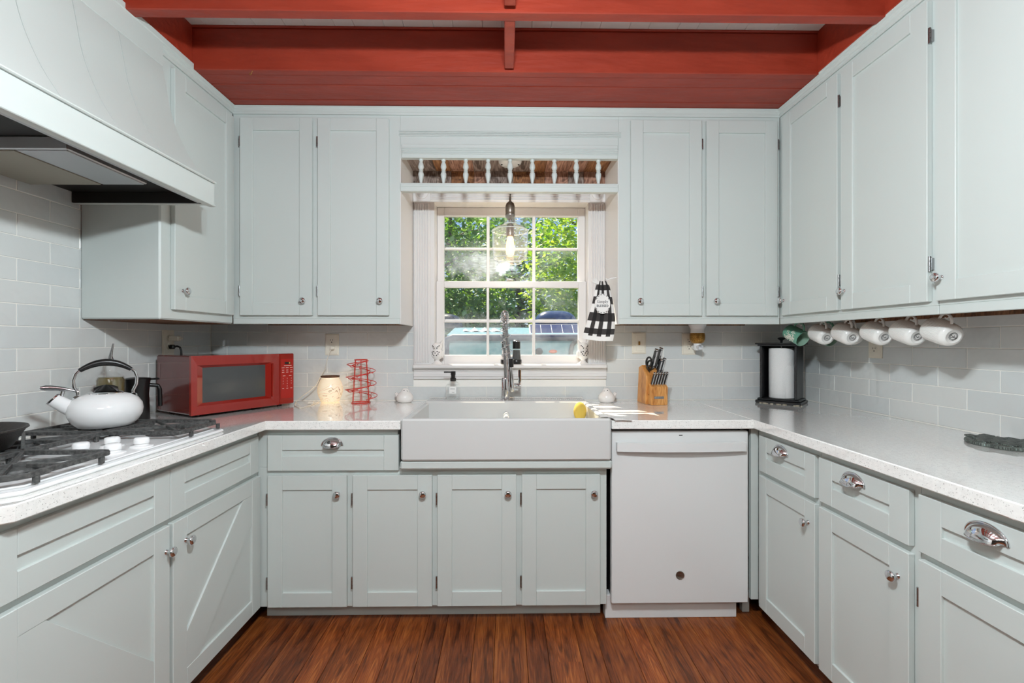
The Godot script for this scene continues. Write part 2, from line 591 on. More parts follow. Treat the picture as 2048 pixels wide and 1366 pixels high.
	m = tri(mat("bark", Color.WHITE, 0.9), Vector3(3, 0.7, 3))
	m.albedo_texture = mottle(77, rgb(58, 46, 38), rgb(112, 94, 80), 0.05)
	m = tri(mat("ground", Color.WHITE, 0.95), Vector3(0.5, 0.5, 0.5), true)
	m.albedo_texture = mottle(79, rgb(70, 88, 40), rgb(120, 112, 72), 0.05)
	m = tri(mat("aqua", Color.WHITE, 0.3), Vector3(1.5, 1.5, 1.5))
	m.albedo_texture = mottle(87, rgb(88, 134, 150), rgb(108, 152, 166), 0.03)
	m = tri(mat("navy_roll", Color.WHITE, 0.55), Vector3(3, 6, 3))
	m.albedo_texture = mottle(89, rgb(26, 38, 80), rgb(70, 58, 62), 0.05)
	mat("car_navy", rgb(40, 58, 92), 0.25)
	mat("car_black", rgb(36, 38, 44), 0.25)
	mat("car_glass", rgb(34, 40, 52), 0.1)
	mat("solar", rgb(22, 34, 78), 0.3)
	mat("orange", rgb(206, 98, 54), 0.3)
	mat("rubber", rgb(46, 46, 48), 0.7)

const PAINT_B := Color(0.798, 0.824, 0.810)

# ---------------------------------------------------------------- build
func _ready() -> void:
	view_and_light()
	materials()
	shell()
	ceiling_and_floor()
	window()
	upper_cabinets()
	hood()
	base_cabinets()
	countertop()
	sink_and_faucet()
	dishwasher()
	cooktop()
	back_left_things()
	back_right_things()
	mugs()
	window_things()
	pendant()
	ceiling_light()
	outside()

func view_and_light() -> void:
	var cam := Camera3D.new()
	cam.name = "camera"
	cam.fov = rad_to_deg(2.0 * atan(683.0 / F))
	cam.near = 0.02
	cam.far = 300.0
	cam.position = Vector3(0, EYE, 0)
	cam.rotation.y = -YAW
	add_child(cam)
	cam.current = true
	var sky := ProceduralSkyMaterial.new()
	sky.sky_top_color = rgb(96, 150, 214)
	sky.sky_horizon_color = rgb(206, 222, 236)
	sky.ground_bottom_color = rgb(96, 104, 84)
	sky.ground_horizon_color = rgb(190, 200, 200)
	sky.sky_energy_multiplier = 1.1
	sky.sun_angle_max = 1.0
	var env := Environment.new()
	env.background_mode = Environment.BG_SKY
	env.sky = Sky.new()
	env.sky.sky_material = sky
	env.tonemap_mode = Environment.TONE_MAPPER_LINEAR
	env.tonemap_exposure = 1.04
	env.sdfgi_enabled = true
	env.ssao_enabled = true
	env.ssil_enabled = true
	var we := WorldEnvironment.new()
	we.name = "environment"
	we.environment = env
	add_child(we)
	var sun := DirectionalLight3D.new()
	sun.name = "sun"
	sun.light_color = Color(1.0, 0.95, 0.85)
	sun.light_energy = 4.6
	sun.light_angular_distance = 0.6
	sun.shadow_enabled = true
	add_child(sun)
	# high, from beyond the window and to its left
	sun.look_at_from_position(Vector3.ZERO, Vector3(0.30, -1.0, 0.62))

const COUNTER_LAMP := Vector3(0.02, 2.08, -0.4)

func ceiling_light() -> void:
	# three-bulb hanging fitting over the middle of the kitchen
	var t := thing("hanging_light", "three-bulb hanging ceiling light over the kitchen floor", "light", Transform3D(Basis(), COUNTER_LAMP))
	var g := Geo.new()
	g.lathe([Vector2(0, 0.56), Vector2(0.055, 0.56), Vector2(0.05, 0.535), Vector2(0.008, 0.485), Vector2(0.008, 0.1), Vector2(0.03, 0.09), Vector2(0.03, 0.06), Vector2(0, 0.06)], 20)
	put("stem", g, M.nickel, t)
	for k in 3:
		var a := TAU * k / 3.0 + 0.4
		var p := Vector3(cos(a) * 0.085, 0, sin(a) * 0.085)
		g = Geo.new()
		g.tube([Vector3(0, 0.075, 0), p + Vector3(0, 0.085, 0), p + Vector3(0, 0.045, 0)], 0.008, 8)
		g.t = Transform3D(Basis(), p)
		g.lathe([Vector2(0, 0.07), Vector2(0.02, 0.07), Vector2(0.022, 0.034), Vector2(0, 0.034)], 16)
		put("arm", g, M.nickel, t)
		g = Geo.new()
		g.ball(p, 0.034, 16, 10)
		put("bulb", g, M.bulb_white, t)
		var l := OmniLight3D.new()
		l.name = "bulb_light_%d" % k
		l.light_color = Color(0.91, 0.96, 0.985)
		l.light_energy = 0.94
		l.light_size = 0.03
		l.omni_range = 12.0
		l.omni_attenuation = 2.0
		l.shadow_enabled = true
		add_child(l)
		l.position = COUNTER_LAMP + p
	# unseen ceiling panel behind the kitchen, added as soft fill light
	t = thing("fill_panel", "unseen glowing ceiling panel added as fill light behind the kitchen", "light", at(0.0, 2.588, -1.45))
	put("housing", gbox(Vector3(-0.72, -0.01, -0.4), Vector3(0.72, 0.05, 0.4), 0.01), M.white_gloss, t)
	put("diffuser", gbox(Vector3(-0.68, -0.028, -0.36), Vector3(0.68, -0.008, 0.36), 0.008), M.bulb_white, t)
	var ar := AreaLight3D.new()
	ar.name = "fill_panel_glow"
	ar.area_size = Vector2(1.36, 0.72)
	ar.light_color = Color(0.91, 0.96, 0.985)
	ar.light_energy = 2.6
	ar.shadow_enabled = true
	add_child(ar)
	ar.position = Vector3(0, 2.555, 1.45)
	ar.rotation = Vector3(-PI / 2, 0, 0)

# ---------------------------------------------------------------- shell
const PITCH := 0.2316
const ROW := 0.0792
const SIDE_TILE := 0.0018

func tile_run(wall: Node3D, T: Transform3D, length: float, y0: float, y1: float, odd: float, skip = null) -> void:
	# rows of 3 x 9 inch tile along local x of T; odd = where a joint of the odd rows falls; even rows are half a tile on
	var shared := {}
	var rng := RandomNumberGenerator.new()
	rng.seed = int(length * 1000)
	var r := 0
	while y0 + r * ROW < y1 - 0.01:
		var ya := y0 + r * ROW + 0.0015
		var yb := minf(y0 + (r + 1) * ROW - 0.0015, y1)
		var x := fposmod(odd + (0.0 if r % 2 == 1 else PITCH / 2.0), PITCH) - PITCH
		while x < length:
			var a := maxf(x + 0.0015, 0.002)
			var b := minf(x + PITCH - 0.0015, length - 0.002)
			x += PITCH
			if b - a < 0.006:
				continue
			var pieces := [[a, b]]
			if skip != null:
				pieces = skip.call(a, b, ya, yb)
			for p in pieces:
				if p[1] - p[0] < 0.006:
					continue
				var key := "%.3f %.3f" % [p[1] - p[0], yb - ya]
				if not shared.has(key):
					shared[key] = gbox(Vector3(-(p[1] - p[0]) / 2, -(yb - ya) / 2, -0.004), Vector3((p[1] - p[0]) / 2, (yb - ya) / 2, SIDE_TILE), 0.0012).done()
				var o := put("tile", shared[key], M["tile%d" % (rng.randi() % 3)], wall)
				o.transform = T * Transform3D(Basis(), Vector3((p[0] + p[1]) / 2, (ya + yb) / 2, 0))
		r += 1

var hole := Rect2()

func shell() -> void:
	var hx0 := on_back(868, 600, BACK).x
	var hx1 := on_back(1177, 600, BACK).x
	var hy0 := on_back(1024, 731, BACK).y
	var hy1 := on_back(1024, 402, BACK).y
	hole = Rect2(hx0, hy0, hx1 - hx0, hy1 - hy0)
	var g := Geo.new()
	var d0 := -BACK - SIDE_TILE
	g.box(Vector3(LEFT - 0.2, -0.05, d0), Vector3(hx0, 2.75, d0 - 0.13), 0)
	g.box(Vector3(hx1, -0.05, d0), Vector3(RIGHT + 0.2, 2.75, d0 - 0.13), 0)
	g.box(Vector3(hx0, -0.05, d0), Vector3(hx1, hy0, d0 - 0.13), 0)
	g.box(Vector3(hx0, hy1, d0), Vector3(hx1, 2.75, d0 - 0.13), 0)
	var w := struct("wall_back", g, M.grout, "back wall with grey tile backsplash around the window")
	# tiles behind the counter, cut round the window casing and its apron
	var cx0 := on_back(827, 700, BACK).x
	var cx1 := on_back(1212, 700, BACK).x
	var apron := on_back(1024, 758, BACK).y
	var T := at(LEFT, 0, BACK + SIDE_TILE)
	var cut := func(a: float, b: float, ya: float, yb: float) -> Array:
		if yb < apron:
			return [[a, b]]
		var k0 := cx0 - LEFT
		var k1 := cx1 - LEFT
		if b <= k0 or a >= k1:
			return [[a, b]]
		var out := []
		if a < k0: out.append([a, k0])
		if b > k1: out.append([k1, b])
		return out
	tile_run(w, T, RIGHT - LEFT, TOP + 0.002, 1.352, -0.691 - LEFT, cut)
	g = Geo.new()
	g.box(Vector3(LEFT - SIDE_TILE, -0.05, -BACK - SIDE_TILE), Vector3(LEFT - 0.15, 2.75, 0.7), 0)
	w = struct("wall_left", g, M.grout, "left wall with grey tile behind the cooktop")
	# local x runs from near to far
	tile_run(w, left_frame(LEFT - SIDE_TILE, 0.35), BACK - 0.35, TOP + 0.002, 1.93, 2.526 - 0.35)
	g = Geo.new()
	g.box(Vector3(RIGHT + SIDE_TILE, -0.05, -BACK - SIDE_TILE), Vector3(RIGHT + 0.15, 2.75, 0.7), 0)
	w = struct("wall_right", g, M.grout, "right wall with grey tile above the long counter")
	tile_run(w, right_frame(RIGHT + SIDE_TILE, BACK), BACK - 0.4, TOP + 0.002, 1.352, BACK - 2.394)
	struct("wall_rear", gbox(Vector3(-4.6, -0.05, 6.2), Vector3(4.6, 2.75, 6.35), 0), M.plaster, "plain plaster wall of the room behind the kitchen")
	struct("wall_far_left", gbox(Vector3(-4.75, -0.05, 0.55), Vector3(-4.6, 2.75, 6.35), 0), M.plaster, "plain plaster side wall left of the room behind")
	struct("wall_far_right", gbox(Vector3(4.6, -0.05, 0.55), Vector3(4.75, 2.75, 6.35), 0), M.plaster, "plain plaster side wall right of the room behind")
	struct("wall_return_left", gbox(Vector3(-4.6, -0.05, 0.55), Vector3(LEFT - 0.15, 2.75, 0.7), 0), M.plaster, "short plaster wall left of the kitchen opening")
	struct("wall_return_right", gbox(Vector3(RIGHT + 0.15, -0.05, 0.55), Vector3(4.6, 2.75, 0.7), 0), M.plaster, "short plaster wall right of the kitchen opening")

func ceiling_and_floor() -> void:
	var base := struct("floor", gbox(Vector3(-4.75, -0.08, -BACK - 0.1), Vector3(4.75, -0.02, 6.35), 0), M.floor1, "dark stained wooden plank floor")
	var rng := RandomNumberGenerator.new()
	rng.seed = 5
	var x := -0.912 - 0.2165 * 4
	var wide := true
	var me := {true: gbox(Vector3(-0.0645, -0.02, -2.9), Vector3(0.0645, 0.0, 2.9), 0.0014).done(), false: gbox(Vector3(-0.0425, -0.02, -2.9), Vector3(0.0425, 0.0, 2.9), 0.0014).done()}
	while x < RIGHT:
		var w := 0.1305 if wide else 0.086
		var o := put("plank", me[wide], M["floor%d" % (rng.randi() % 6)], base)
		o.position = Vector3(x + w / 2, 0, 0.29)
		x += w
		wide = not wide
	var ce := struct("ceiling", gbox(Vector3(-4.75, 2.665, -BACK - 0.1), Vector3(4.75, 2.74, 6.35), 0), M.plaster, "ceiling of pale planks between red painted joists")
	x = -0.912 - 0.2165 * 4 + 0.03
	wide = true
	me = {true: gbox(Vector3(-0.0648, 0, -2.9), Vector3(0.0648, 0.02, 2.9), 0.002).done(), false: gbox(Vector3(-0.0425, 0, -2.9), Vector3(0.0425, 0.02, 2.9), 0.002).done()}
	while x < RIGHT:
		var w := 0.1305 if wide else 0.086
		var o := put("plank", me[wide], M.ceiling_paint, ce)
		o.position = Vector3(x + w / 2, 2.645, 0.29)
		x += w
		wide = not wide
	var yb := 2.454
	# soffit boards over the back cabinets and the beam face above them
	put("soffit_board", gbox(Vector3(LEFT, yb + 0.001, -2.0405), Vector3(RIGHT, yb + 0.02, -2.1145), 0.002), M.red, ce)
	put("soffit_board", gbox(Vector3(LEFT, yb + 0.001, -2.1175), Vector3(RIGHT, yb + 0.022, -2.2465), 0.003), M.red, ce)
	put("soffit_board", gbox(Vector3(LEFT, yb + 0.001, -2.2495), Vector3(RIGHT, yb + 0.022, -2.40), 0.003), M.red, ce)
	put("beam_face", gbox(Vector3(LEFT, yb - 0.001, -2.0), Vector3(RIGHT, 2.6365, -2.04), 0.003), M.red, ce)
	put("beam_cap", gbox(Vector3(LEFT, 2.637, -1.992), Vector3(RIGHT, 2.646, -2.04), 0.002), M.red, ce)
	var d := 1.663
	while d > -0.6:
		put("joist", gbox(Vector3(LEFT, yb, -d - 0.0225), Vector3(RIGHT, 2.646, -d + 0.0225), 0.003), M.red, ce)
		put("blocking", gbox(Vector3(-0.005, yb + 0.003, -d - 0.32 if d > 1.6 else -d - 0.37), Vector3(0.036, 2.646, -d - 0.0225), 0.003), M.red, ce)
		d -= 0.42
	var hk := Geo.new()
	var hp := on_back(500, 147, 1.998)
	hk.tube([hp + Vector3(0, 0.002, 0), hp + Vector3(0, -0.006, 0.004), hp + Vector3(0.006, -0.010, 0.006), hp + Vector3(0.010, -0.002, 0.006), hp + Vector3(0.014, 0.008, 0.006)], 0.0014, 6)
	put("screw_hook", hk, M.gold, ce)
	for s in [[LEFT, -1.378], [1.398, RIGHT]]:
		put("side_beam", gbox(Vector3(s[0], 2.46, -2.0), Vector3(s[1], 2.646, 0.7), 0.002), M.red, ce)

# ---------------------------------------------------------------- window
func window() -> void:
	var w := Node3D.new()
	named(w, "window_1", self)
	w.set_meta("kind", "structure")
	w.set_meta("label", "white double-hung window with twelve panes over the sink")
	var face := BACK - 0.014
	var P := func(u: float, v: float, d: float) -> Vector3: return on_back(u, v, d)
	var rb := func(u0: float, v0: float, u1: float, v1: float, d0: float, d1: float, b := 0.002) -> Geo:
		var a: Vector3 = on_back(u0, v0, d0)
		var c: Vector3 = on_back(u1, v1, d0)
		return gbox(Vector3(a.x, a.y, -d0), Vector3(c.x, c.y, -d1), b)
	# fluted side casings
	for s in [[827.0, 861.0], [1180.0, 1212.0]]:
		var a: Vector3 = on_back(s[0], 405, face)
		var c: Vector3 = on_back(s[1], 729, face)
		var g := gbox(Vector3(a.x, c.y, -face), Vector3(c.x, a.y, -BACK - 0.01), 0.002)
		for k in 6:
			var x: float = lerpf(a.x, c.x, (k + 0.8) / 6.6)
			g.box(Vector3(x - 0.0045, c.y + 0.01, -face + 0.006), Vector3(x + 0.0045, a.y - 0.008, -face - 0.002), 0.003)
		put("casing", g, M.trim_white, w)
		# corner block with a turned rosette
		var q: Vector3 = on_back(s[0] - 0.5, 383, face)
		var top: float = q.y + 0.02
		var blk := put("corner_block", gbox(Vector3(a.x - 0.002, a.y, -face + 0.004), Vector3(c.x + 0.002, top, -BACK - 0.01), 0.003), M.trim_white, w)
		g = Geo.new()
		g.t = Transform3D(Basis(Vector3.RIGHT, PI / 2), Vector3((a.x + c.x) / 2, on_back(900, 386, face).y, -face + 0.004))
		g.lathe([Vector2(0.038, 0), Vector2(0.036, 0.006), Vector2(0.03, 0.007), Vector2(0.027, 0.002), Vector2(0.022, 0.002), Vector2(0.018, 0.007), Vector2(0.012, 0.006), Vector2(0.008, 0.003), Vector2(0, 0.004)], 28)
		put("rosette", g, M.trim_white, blk)
	var ha: Vector3 = on_back(861, 384, face)
	var hc: Vector3 = on_back(1180, 405, face)
	var g := gbox(Vector3(ha.x, hc.y, -face), Vector3(hc.x, ha.y + 0.03, -BACK - 0.01), 0.002)
	for k in 4:
		var y: float = lerpf(hc.y + 0.012, ha.y, k / 3.0)
		g.box(Vector3(ha.x, y - 0.004, -face + 0.006), Vector3(hc.x, y + 0.004, -face - 0.002), 0.003)
	put("head_casing", g, M.trim_white, w)
	# jambs lining the opening
	var j := 0.018
	var dz := BACK + SIDE_TILE + 0.13
	g = Geo.new()
	g.box(Vector3(hole.position.x - j, hole.position.y, -face - 0.002), Vector3(hole.position.x + 0.004, hole.end.y + j, -dz), 0.001)
	g.box(Vector3(hole.end.x - 0.004, hole.position.y, -face - 0.002), Vector3(hole.end.x + j, hole.end.y + j, -dz), 0.001)
	g.box(Vector3(hole.position.x, hole.end.y - 0.012, -face - 0.002), Vector3(hole.end.x, hole.end.y + j, -dz), 0.001)
	put("jamb", g, M.trim_white, w)
	# stool and apron
	var sa: Vector3 = on_back(825, 729, face - 0.03)
	var sc: Vector3 = on_back(1215, 737, face - 0.03)
	put("sill", gbox(Vector3(sa.x, sc.y, -face + 0.035), Vector3(sc.x, sa.y, -BACK - 0.06), 0.006), M.trim_white, w)
	var pa: Vector3 = on_back(827, 737, face)
	var pc: Vector3 = on_back(1213, 758, face)
	g = gbox(Vector3(pa.x, pc.y, -face), Vector3(pc.x, pa.y + 0.004, -BACK - 0.01), 0.002)
	g.box(Vector3(pa.x, pa.y - 0.014, -face + 0.008), Vector3(pc.x, pa.y, -face - 0.002), 0.003)
	g.box(Vector3(pa.x, pc.y + 0.014, -face + 0.005), Vector3(pc.x, pc.y + 0.034, -face - 0.002), 0.003)
	put("apron", g, M.trim_white, w)
	put("sill_board", gbox(Vector3(hole.position.x, hole.position.y - 0.02, -BACK - 0.05), Vector3(hole.end.x, hole.position.y + 0.004, -dz - 0.03), 0.002), M.trim_white, w)
	# sashes: [face depth, outer v0, v1, glass v rows, u columns, outer u]
	for s in [[2.722, 405.0, 572.0, [[432.0, 495.0], [500.0, 563.0]], [[888.0, 973.0], [979.0, 1065.0], [1071.0, 1156.0]], 871.0, 1173.0], [2.682, 562.0, 730.0, [[575.0, 639.0], [645.0, 710.0]], [[888.0, 973.0], [978.0, 1065.0], [1070.5, 1157.0]], 870.0, 1174.0]]:
		var d: float = s[0]
		var dp := d + 0.034
		var rows: Array = s[3]
		var cols: Array = s[4]
		var T0: Vector3 = P.call(s[5], s[1], d)
		var T1: Vector3 = P.call(s[6], s[2], d)
		T0.x = maxf(T0.x, hole.position.x + 0.005); T1.x = minf(T1.x, hole.end.x - 0.005)
		T0.y = minf(T0.y, hole.end.y - 0.013); T1.y = maxf(T1.y, hole.position.y + 0.005)
		var G0: Vector3 = P.call(cols[0][0], rows[0][0], d)
		var G1: Vector3 = P.call(cols[2][1], rows[1][1], d)
		g = Geo.new()
		g.box(Vector3(T0.x, T1.y, -d), Vector3(G0.x, T0.y, -dp), 0.003)
		g.box(Vector3(G1.x, T1.y, -d), Vector3(T1.x, T0.y, -dp), 0.003)
		g.box(Vector3(G0.x - 0.001, G0.y, -d), Vector3(G1.x + 0.001, T0.y, -dp), 0.003)
		g.box(Vector3(G0.x - 0.001, T1.y, -d), Vector3(G1.x + 0.001, G1.y, -dp), 0.003)
		var sash := put("sash", g, M.trim_white, w)
		for k in 2:
			var a: Vector3 = P.call(cols[k][1], rows[0][0], d)
			var c: Vector3 = P.call(cols[k + 1][0], rows[1][1], d)
			put("muntin", gbox(Vector3(a.x, G1.y, -d - 0.002), Vector3(c.x, G0.y, -dp + 0.004), 0.003), M.trim_white, sash)
		var ma: Vector3 = P.call(cols[0][0], rows[0][1], d)
		var mc: Vector3 = P.call(cols[2][1], rows[1][0], d)
		put("muntin", gbox(Vector3(G0.x, mc.y, -d - 0.003), Vector3(G1.x, ma.y, -dp + 0.005), 0.003), M.trim_white, sash)
		for r in 2:
			for c in 3:
				var a: Vector3 = P.call(cols[c][0], rows[r][0], d)
				var b: Vector3 = P.call(cols[c][1], rows[r][1], d)
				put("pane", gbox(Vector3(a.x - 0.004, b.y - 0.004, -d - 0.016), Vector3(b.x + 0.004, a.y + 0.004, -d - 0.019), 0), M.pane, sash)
	# sash latch on the meeting rail
	var lt: Vector3 = P.call(1020, 561, 2.69)
	g = gbox(lt + Vector3(-0.02, 0, -0.012), lt + Vector3(0.02, 0.006, 0.008), 0.002)
	g.box(lt + Vector3(-0.024, 0.006, -0.004), lt + Vector3(0.008, 0.012, 0.004), 0.002)
	put("latch", g, M.nickel, w)

# ---------------------------------------------------------------- cabinets
const THICK := 0.019

func knob(parent: Node, p: Vector3) -> void:
	var g := Geo.new()
	g.t = Transform3D(Basis(Vector3.RIGHT, PI / 2), p)
	g.lathe([Vector2(0.0085, 0), Vector2(0.008, 0.002), Vector2(0.0055, 0.004), Vector2(0.005, 0.012), Vector2(0.009, 0.0155), Vector2(0.0145, 0.018), Vector2(0.0158, 0.021), Vector2(0.015, 0.0245), Vector2(0.011, 0.0275), Vector2(0.005, 0.029), Vector2(0, 0.0292)], 20)
	tag(put("knob", g, M.chrome, parent), "polished chrome mushroom knob")

func cup_pull(parent: Node, p: Vector3, w := 0.044) -> void:
	# half-dome bin pull, open below
	var g := Geo.new()
	var rows := []
	for i in 9:
		var a := PI / 2 * i / 8.0
		var row := []
		for j in 17:
			var b := PI * j / 16.0
			row.append(p + Vector3(-cos(b) * w * lerpf(1.0, 0.80, sin(a)), sin(b) * 0.031 * cos(a) - 0.006 * sin(a) * sin(b), 0.003 + sin(a) * 0.026 * sqrt(sin(b) + 0.0001)))
		rows.append(row)
	g.sheet(rows, true)
	var rim := []
	for j in 17:
		var b := PI * j / 16.0
		rim.append(p + Vector3(-cos(b) * (w + 0.002), sin(b) * 0.034, 0.002))
	g.tube(rim, 0.0032, 6)
	var lip := []
	for j in 17:
		var b := PI * j / 16.0
		lip.append(p + Vector3(-cos(b) * w * 0.8, -0.006 * sin(b), 0.003 + 0.026 * sqrt(sin(b) + 0.0001)))
	g.tube(lip, 0.0016, 6)
	tag(put("cup_pull", g, M.chrome, parent), "polished chrome half-round cup pull")

func hinge(parent: Node, x: float, y: float, side: float) -> void:
	var g := Geo.new()
	g.box(Vector3(x, y - 0.02, 0.0), Vector3(x + side * 0.007, y + 0.02, THICK * 0.6), 0.001)
	for k in 3:
		var yy := y - 0.026 + k * 0.0175
		g.t = Transform3D(Basis(), Vector3(x + side * 0.004, yy, THICK * 0.75))
		g.lathe([Vector2(0, 0), Vector2(0.0042, 0), Vector2(0.0042, 0.0165), Vector2(0, 0.0165)], 10)
	g.t = Transform3D()
	put("hinge", g, M.steel, parent)

# shaker door or drawer front between two local corners; y and z in the cabinet's own axes
func front(parent: Node3D, called: String, x0: float, x1: float, y0: float, y1: float, o := {}) -> Node3D:
	var st: float = o.get("stile", 0.064)
	var rl: float = o.get("rail", 0.064)
	var pz := 0.0105
	var d := put(called, gbox(Vector3(x0 + st - 0.006, y0 + rl - 0.006, 0.001), Vector3(x1 - st + 0.006, y1 - rl + 0.006, pz), 0.0006), M.paint, parent)
	for s in 2:
		var a := x0 if s == 0 else x1 - st
		put("stile", gbox(Vector3(a, y0, 0.0006), Vector3(a + st, y1, THICK), 0.0016), M.paint, d)
		var b := y0 if s == 0 else y1 - rl
		put("rail", gbox(Vector3(x0 + st + 0.0003, b + 0.0002, 0.0006), Vector3(x1 - st - 0.0003, b + rl - 0.0002, THICK - 0.0003), 0.0013), M.paint, d)
	if o.has("knob"):
		knob(d, Vector3(o.knob.x, o.knob.y, THICK))
	if o.has("pull"):
		cup_pull(d, Vector3(o.pull.x, o.pull.y, THICK))
	for h in o.get("hinges", []):
		hinge(d, x0 if o.get("side", -1) < 0 else x1, h, o.get("side", -1))
	if o.has("brace"):
		# diagonal board across the panel, +1 rises from the left foot, -1 falls from the left head
		var a := Vector2(x0 + st, y0 + rl)
		var b := Vector2(x1 - st, y1 - rl)
		var w := 0.085
		var sl := (b.y - a.y) / (b.x - a.x)
		var hyp := sqrt(1 + sl * sl)
		var dx := minf(w * hyp / sl, (b.x - a.x) * 0.6)
		var dy := minf(w * 0.9, 0.1)
		var poly := [Vector2(a.x, a.y), Vector2(a.x + dx * 0.55, a.y), Vector2(b.x, b.y - dy * 1.6), Vector2(b.x, b.y), Vector2(b.x - dx * 0.55, b.y), Vector2(a.x, a.y + dy * 1.6)]
		if o.brace < 0:
			for i in poly.size():
				poly[i] = Vector2(a.x + b.x - poly[i].x, poly[i].y)
		var g := Geo.new()
		g.prism(poly, pz - 0.001, THICK - 0.0015, 0.001)
		put("brace", g, M.paint, d)
	return d

func carcass(t: Node3D, x0: float, x1: float, y0: float, y1: float, depth: float, m: Material = null) -> void:
	put("body", gbox(Vector3(x0, y0, -depth), Vector3(x1, y1, 0), 0.0015), m if m else M.paint, t)

const UPPER := 1.345
const UD0 := 0.043   # door bottom above the cabinet's foot
const UD1 := 1.048
const UTOP := 1.112

# face-frame rail, raw wooden floor set up behind it, end panels where a side is open
func under(t: Node3D, w: float, depth: float, ends: Array) -> void:
	put("bottom_panel", gbox(Vector3(0.002, 0.0235, -depth + 0.002), Vector3(w - 0.002, 0.0288, -0.0205), 0.0005), M.raw_wood, t)
	put("bottom_rail", gbox(Vector3(0.001, 0.0, -0.02), Vector3(w - 0.001, 0.0289, 0), 0.0015), M.paint, t)
	put("wall_cleat", gbox(Vector3(0.02, 0.004, -depth + 0.002), Vector3(w - 0.02, 0.0234, -depth + 0.014), 0.001), M.raw_wood, t)
	for x in ends:
		put("end_panel", gbox(Vector3(x, 0.0, -depth + 0.002), Vector3(x + 0.018, 0.0289, -0.0205), 0.001), M.paint, t)

func upper_cabinets() -> void:
	var dface := 2.32
	var hs := [UD1 - 0.12, UD0 + 0.125]
	# --- left of the window
	var T := back_frame(-1.394, dface, UPPER)
	var xr := -0.542 + 1.394
	var t := thing("wall_cabinet", "pale grey two-door wall cabinet between the hood corner and the window", "cabinet", T)
	var X := func(u: float) -> float: return lp(T, u, 500, THICK).x
	carcass(t, 0.0, xr, 0.029, UTOP - 0.002, BACK - dface)
	under(t, xr, BACK - dface, [xr - 0.018])
	front(t, "door", X.call(479.3), X.call(623.6), UD0, UD1, {"knob": Vector2(X.call(607.5), 0.117), "hinges": hs})
	front(t, "door", X.call(635.0), X.call(777.5), UD0, UD1, {"knob": Vector2(X.call(761), 0.117), "hinges": hs})
	# --- right of the window
	var T2 := back_frame(0.583, dface, UPPER)
	xr = 1.425 - 0.583
	t = thing("wall_cabinet", "pale grey two-door wall cabinet right of the window, above the knife block", "cabinet", T2)
	X = func(u: float) -> float: return lp(T2, u, 500, THICK).x
	carcass(t, 0.0, xr, 0.029, UTOP - 0.002, BACK - dface)
	under(t, xr, BACK - dface, [0.0])
	front(t, "door", X.call(1261.8), X.call(1404), UD0, UD1, {"knob": Vector2(X.call(1279), 0.117), "hinges": hs, "side": 1})
	front(t, "door", X.call(1413.5), X.call(1556), UD0, UD1, {"knob": Vector2(X.call(1430.6), 0.117), "hinges": hs, "side": 1})
	# --- left wall, beyond the hood
	var T3 := left_frame(-1.394, 1.834, UPPER)
	t = thing("wall_cabinet", "pale grey one-door wall cabinet at the end of the hood", "cabinet", T3)
	var len := dface - 1.834 + 0.0
	put("body", gbox(Vector3(0, 0.0, -(1.711 - 1.394)), Vector3(len, UTOP - 0.002, 0), 0.006), M.paint, t)
	put("bottom_panel", gbox(Vector3(0.012, -0.003, -0.315), Vector3(len - 0.002, 0.0, -0.012), 0.0005), M.raw_wood, t)
	front(t, "door", 0.057, len - 0.02, UD0, UD1, {"knob": Vector2(0.057 + 0.047, 0.125), "hinges": []})
	# --- right wall
	var far := 2.30
	var T4 := right_frame(1.425, dface, UPPER)
	X = func(u: float) -> float: return lp(T4, u, 500, THICK).x
	var x3: float = X.call(1866)
	t = thing("wall_cabinet", "pale grey two-door wall cabinet on the right wall, above the hanging mugs", "cabinet", T4)
	carcass(t, 0.001, x3, 0.029, UTOP - 0.002, RIGHT - 1.425)
	under(t, x3, RIGHT - 1.425, [])
	front(t, "door", X.call(1564), X.call(1674), UD0, UD1, {"knob": Vector2(X.call(1567), 0.117), "hinges": hs, "side": 1})
	front(t, "door", X.call(1681), X.call(1854), UD0, UD1, {"knob": Vector2(X.call(1688), 0.119), "hinges": hs, "side": 1})
	var near := 0.9
	var T5 := right_frame(1.425, dface - x3, UPPER)
	X = func(u: float) -> float: return lp(T5, u, 500, THICK).x
	t = thing("wall_cabinet", "pale grey wall cabinet at the near end of the right wall", "cabinet", T5)
	xr = dface - x3 - 0.35
	carcass(t, 0.001, xr, 0.029, UTOP - 0.002, RIGHT - 1.425)
	under(t, xr, RIGHT - 1.425, [xr - 0.018])
	var a: float = X.call(1871.5)
	front(t, "door", a, a + 0.44, UD0, UD1, {"knob": Vector2(a + 0.018, 0.117), "hinges": hs, "side": 1})
	front(t, "door", a + 0.46, xr - 0.02, UD0, UD1, {"knob": Vector2(a + 0.48, 0.117), "hinges": hs, "side": 1})
	valance()
	crown()

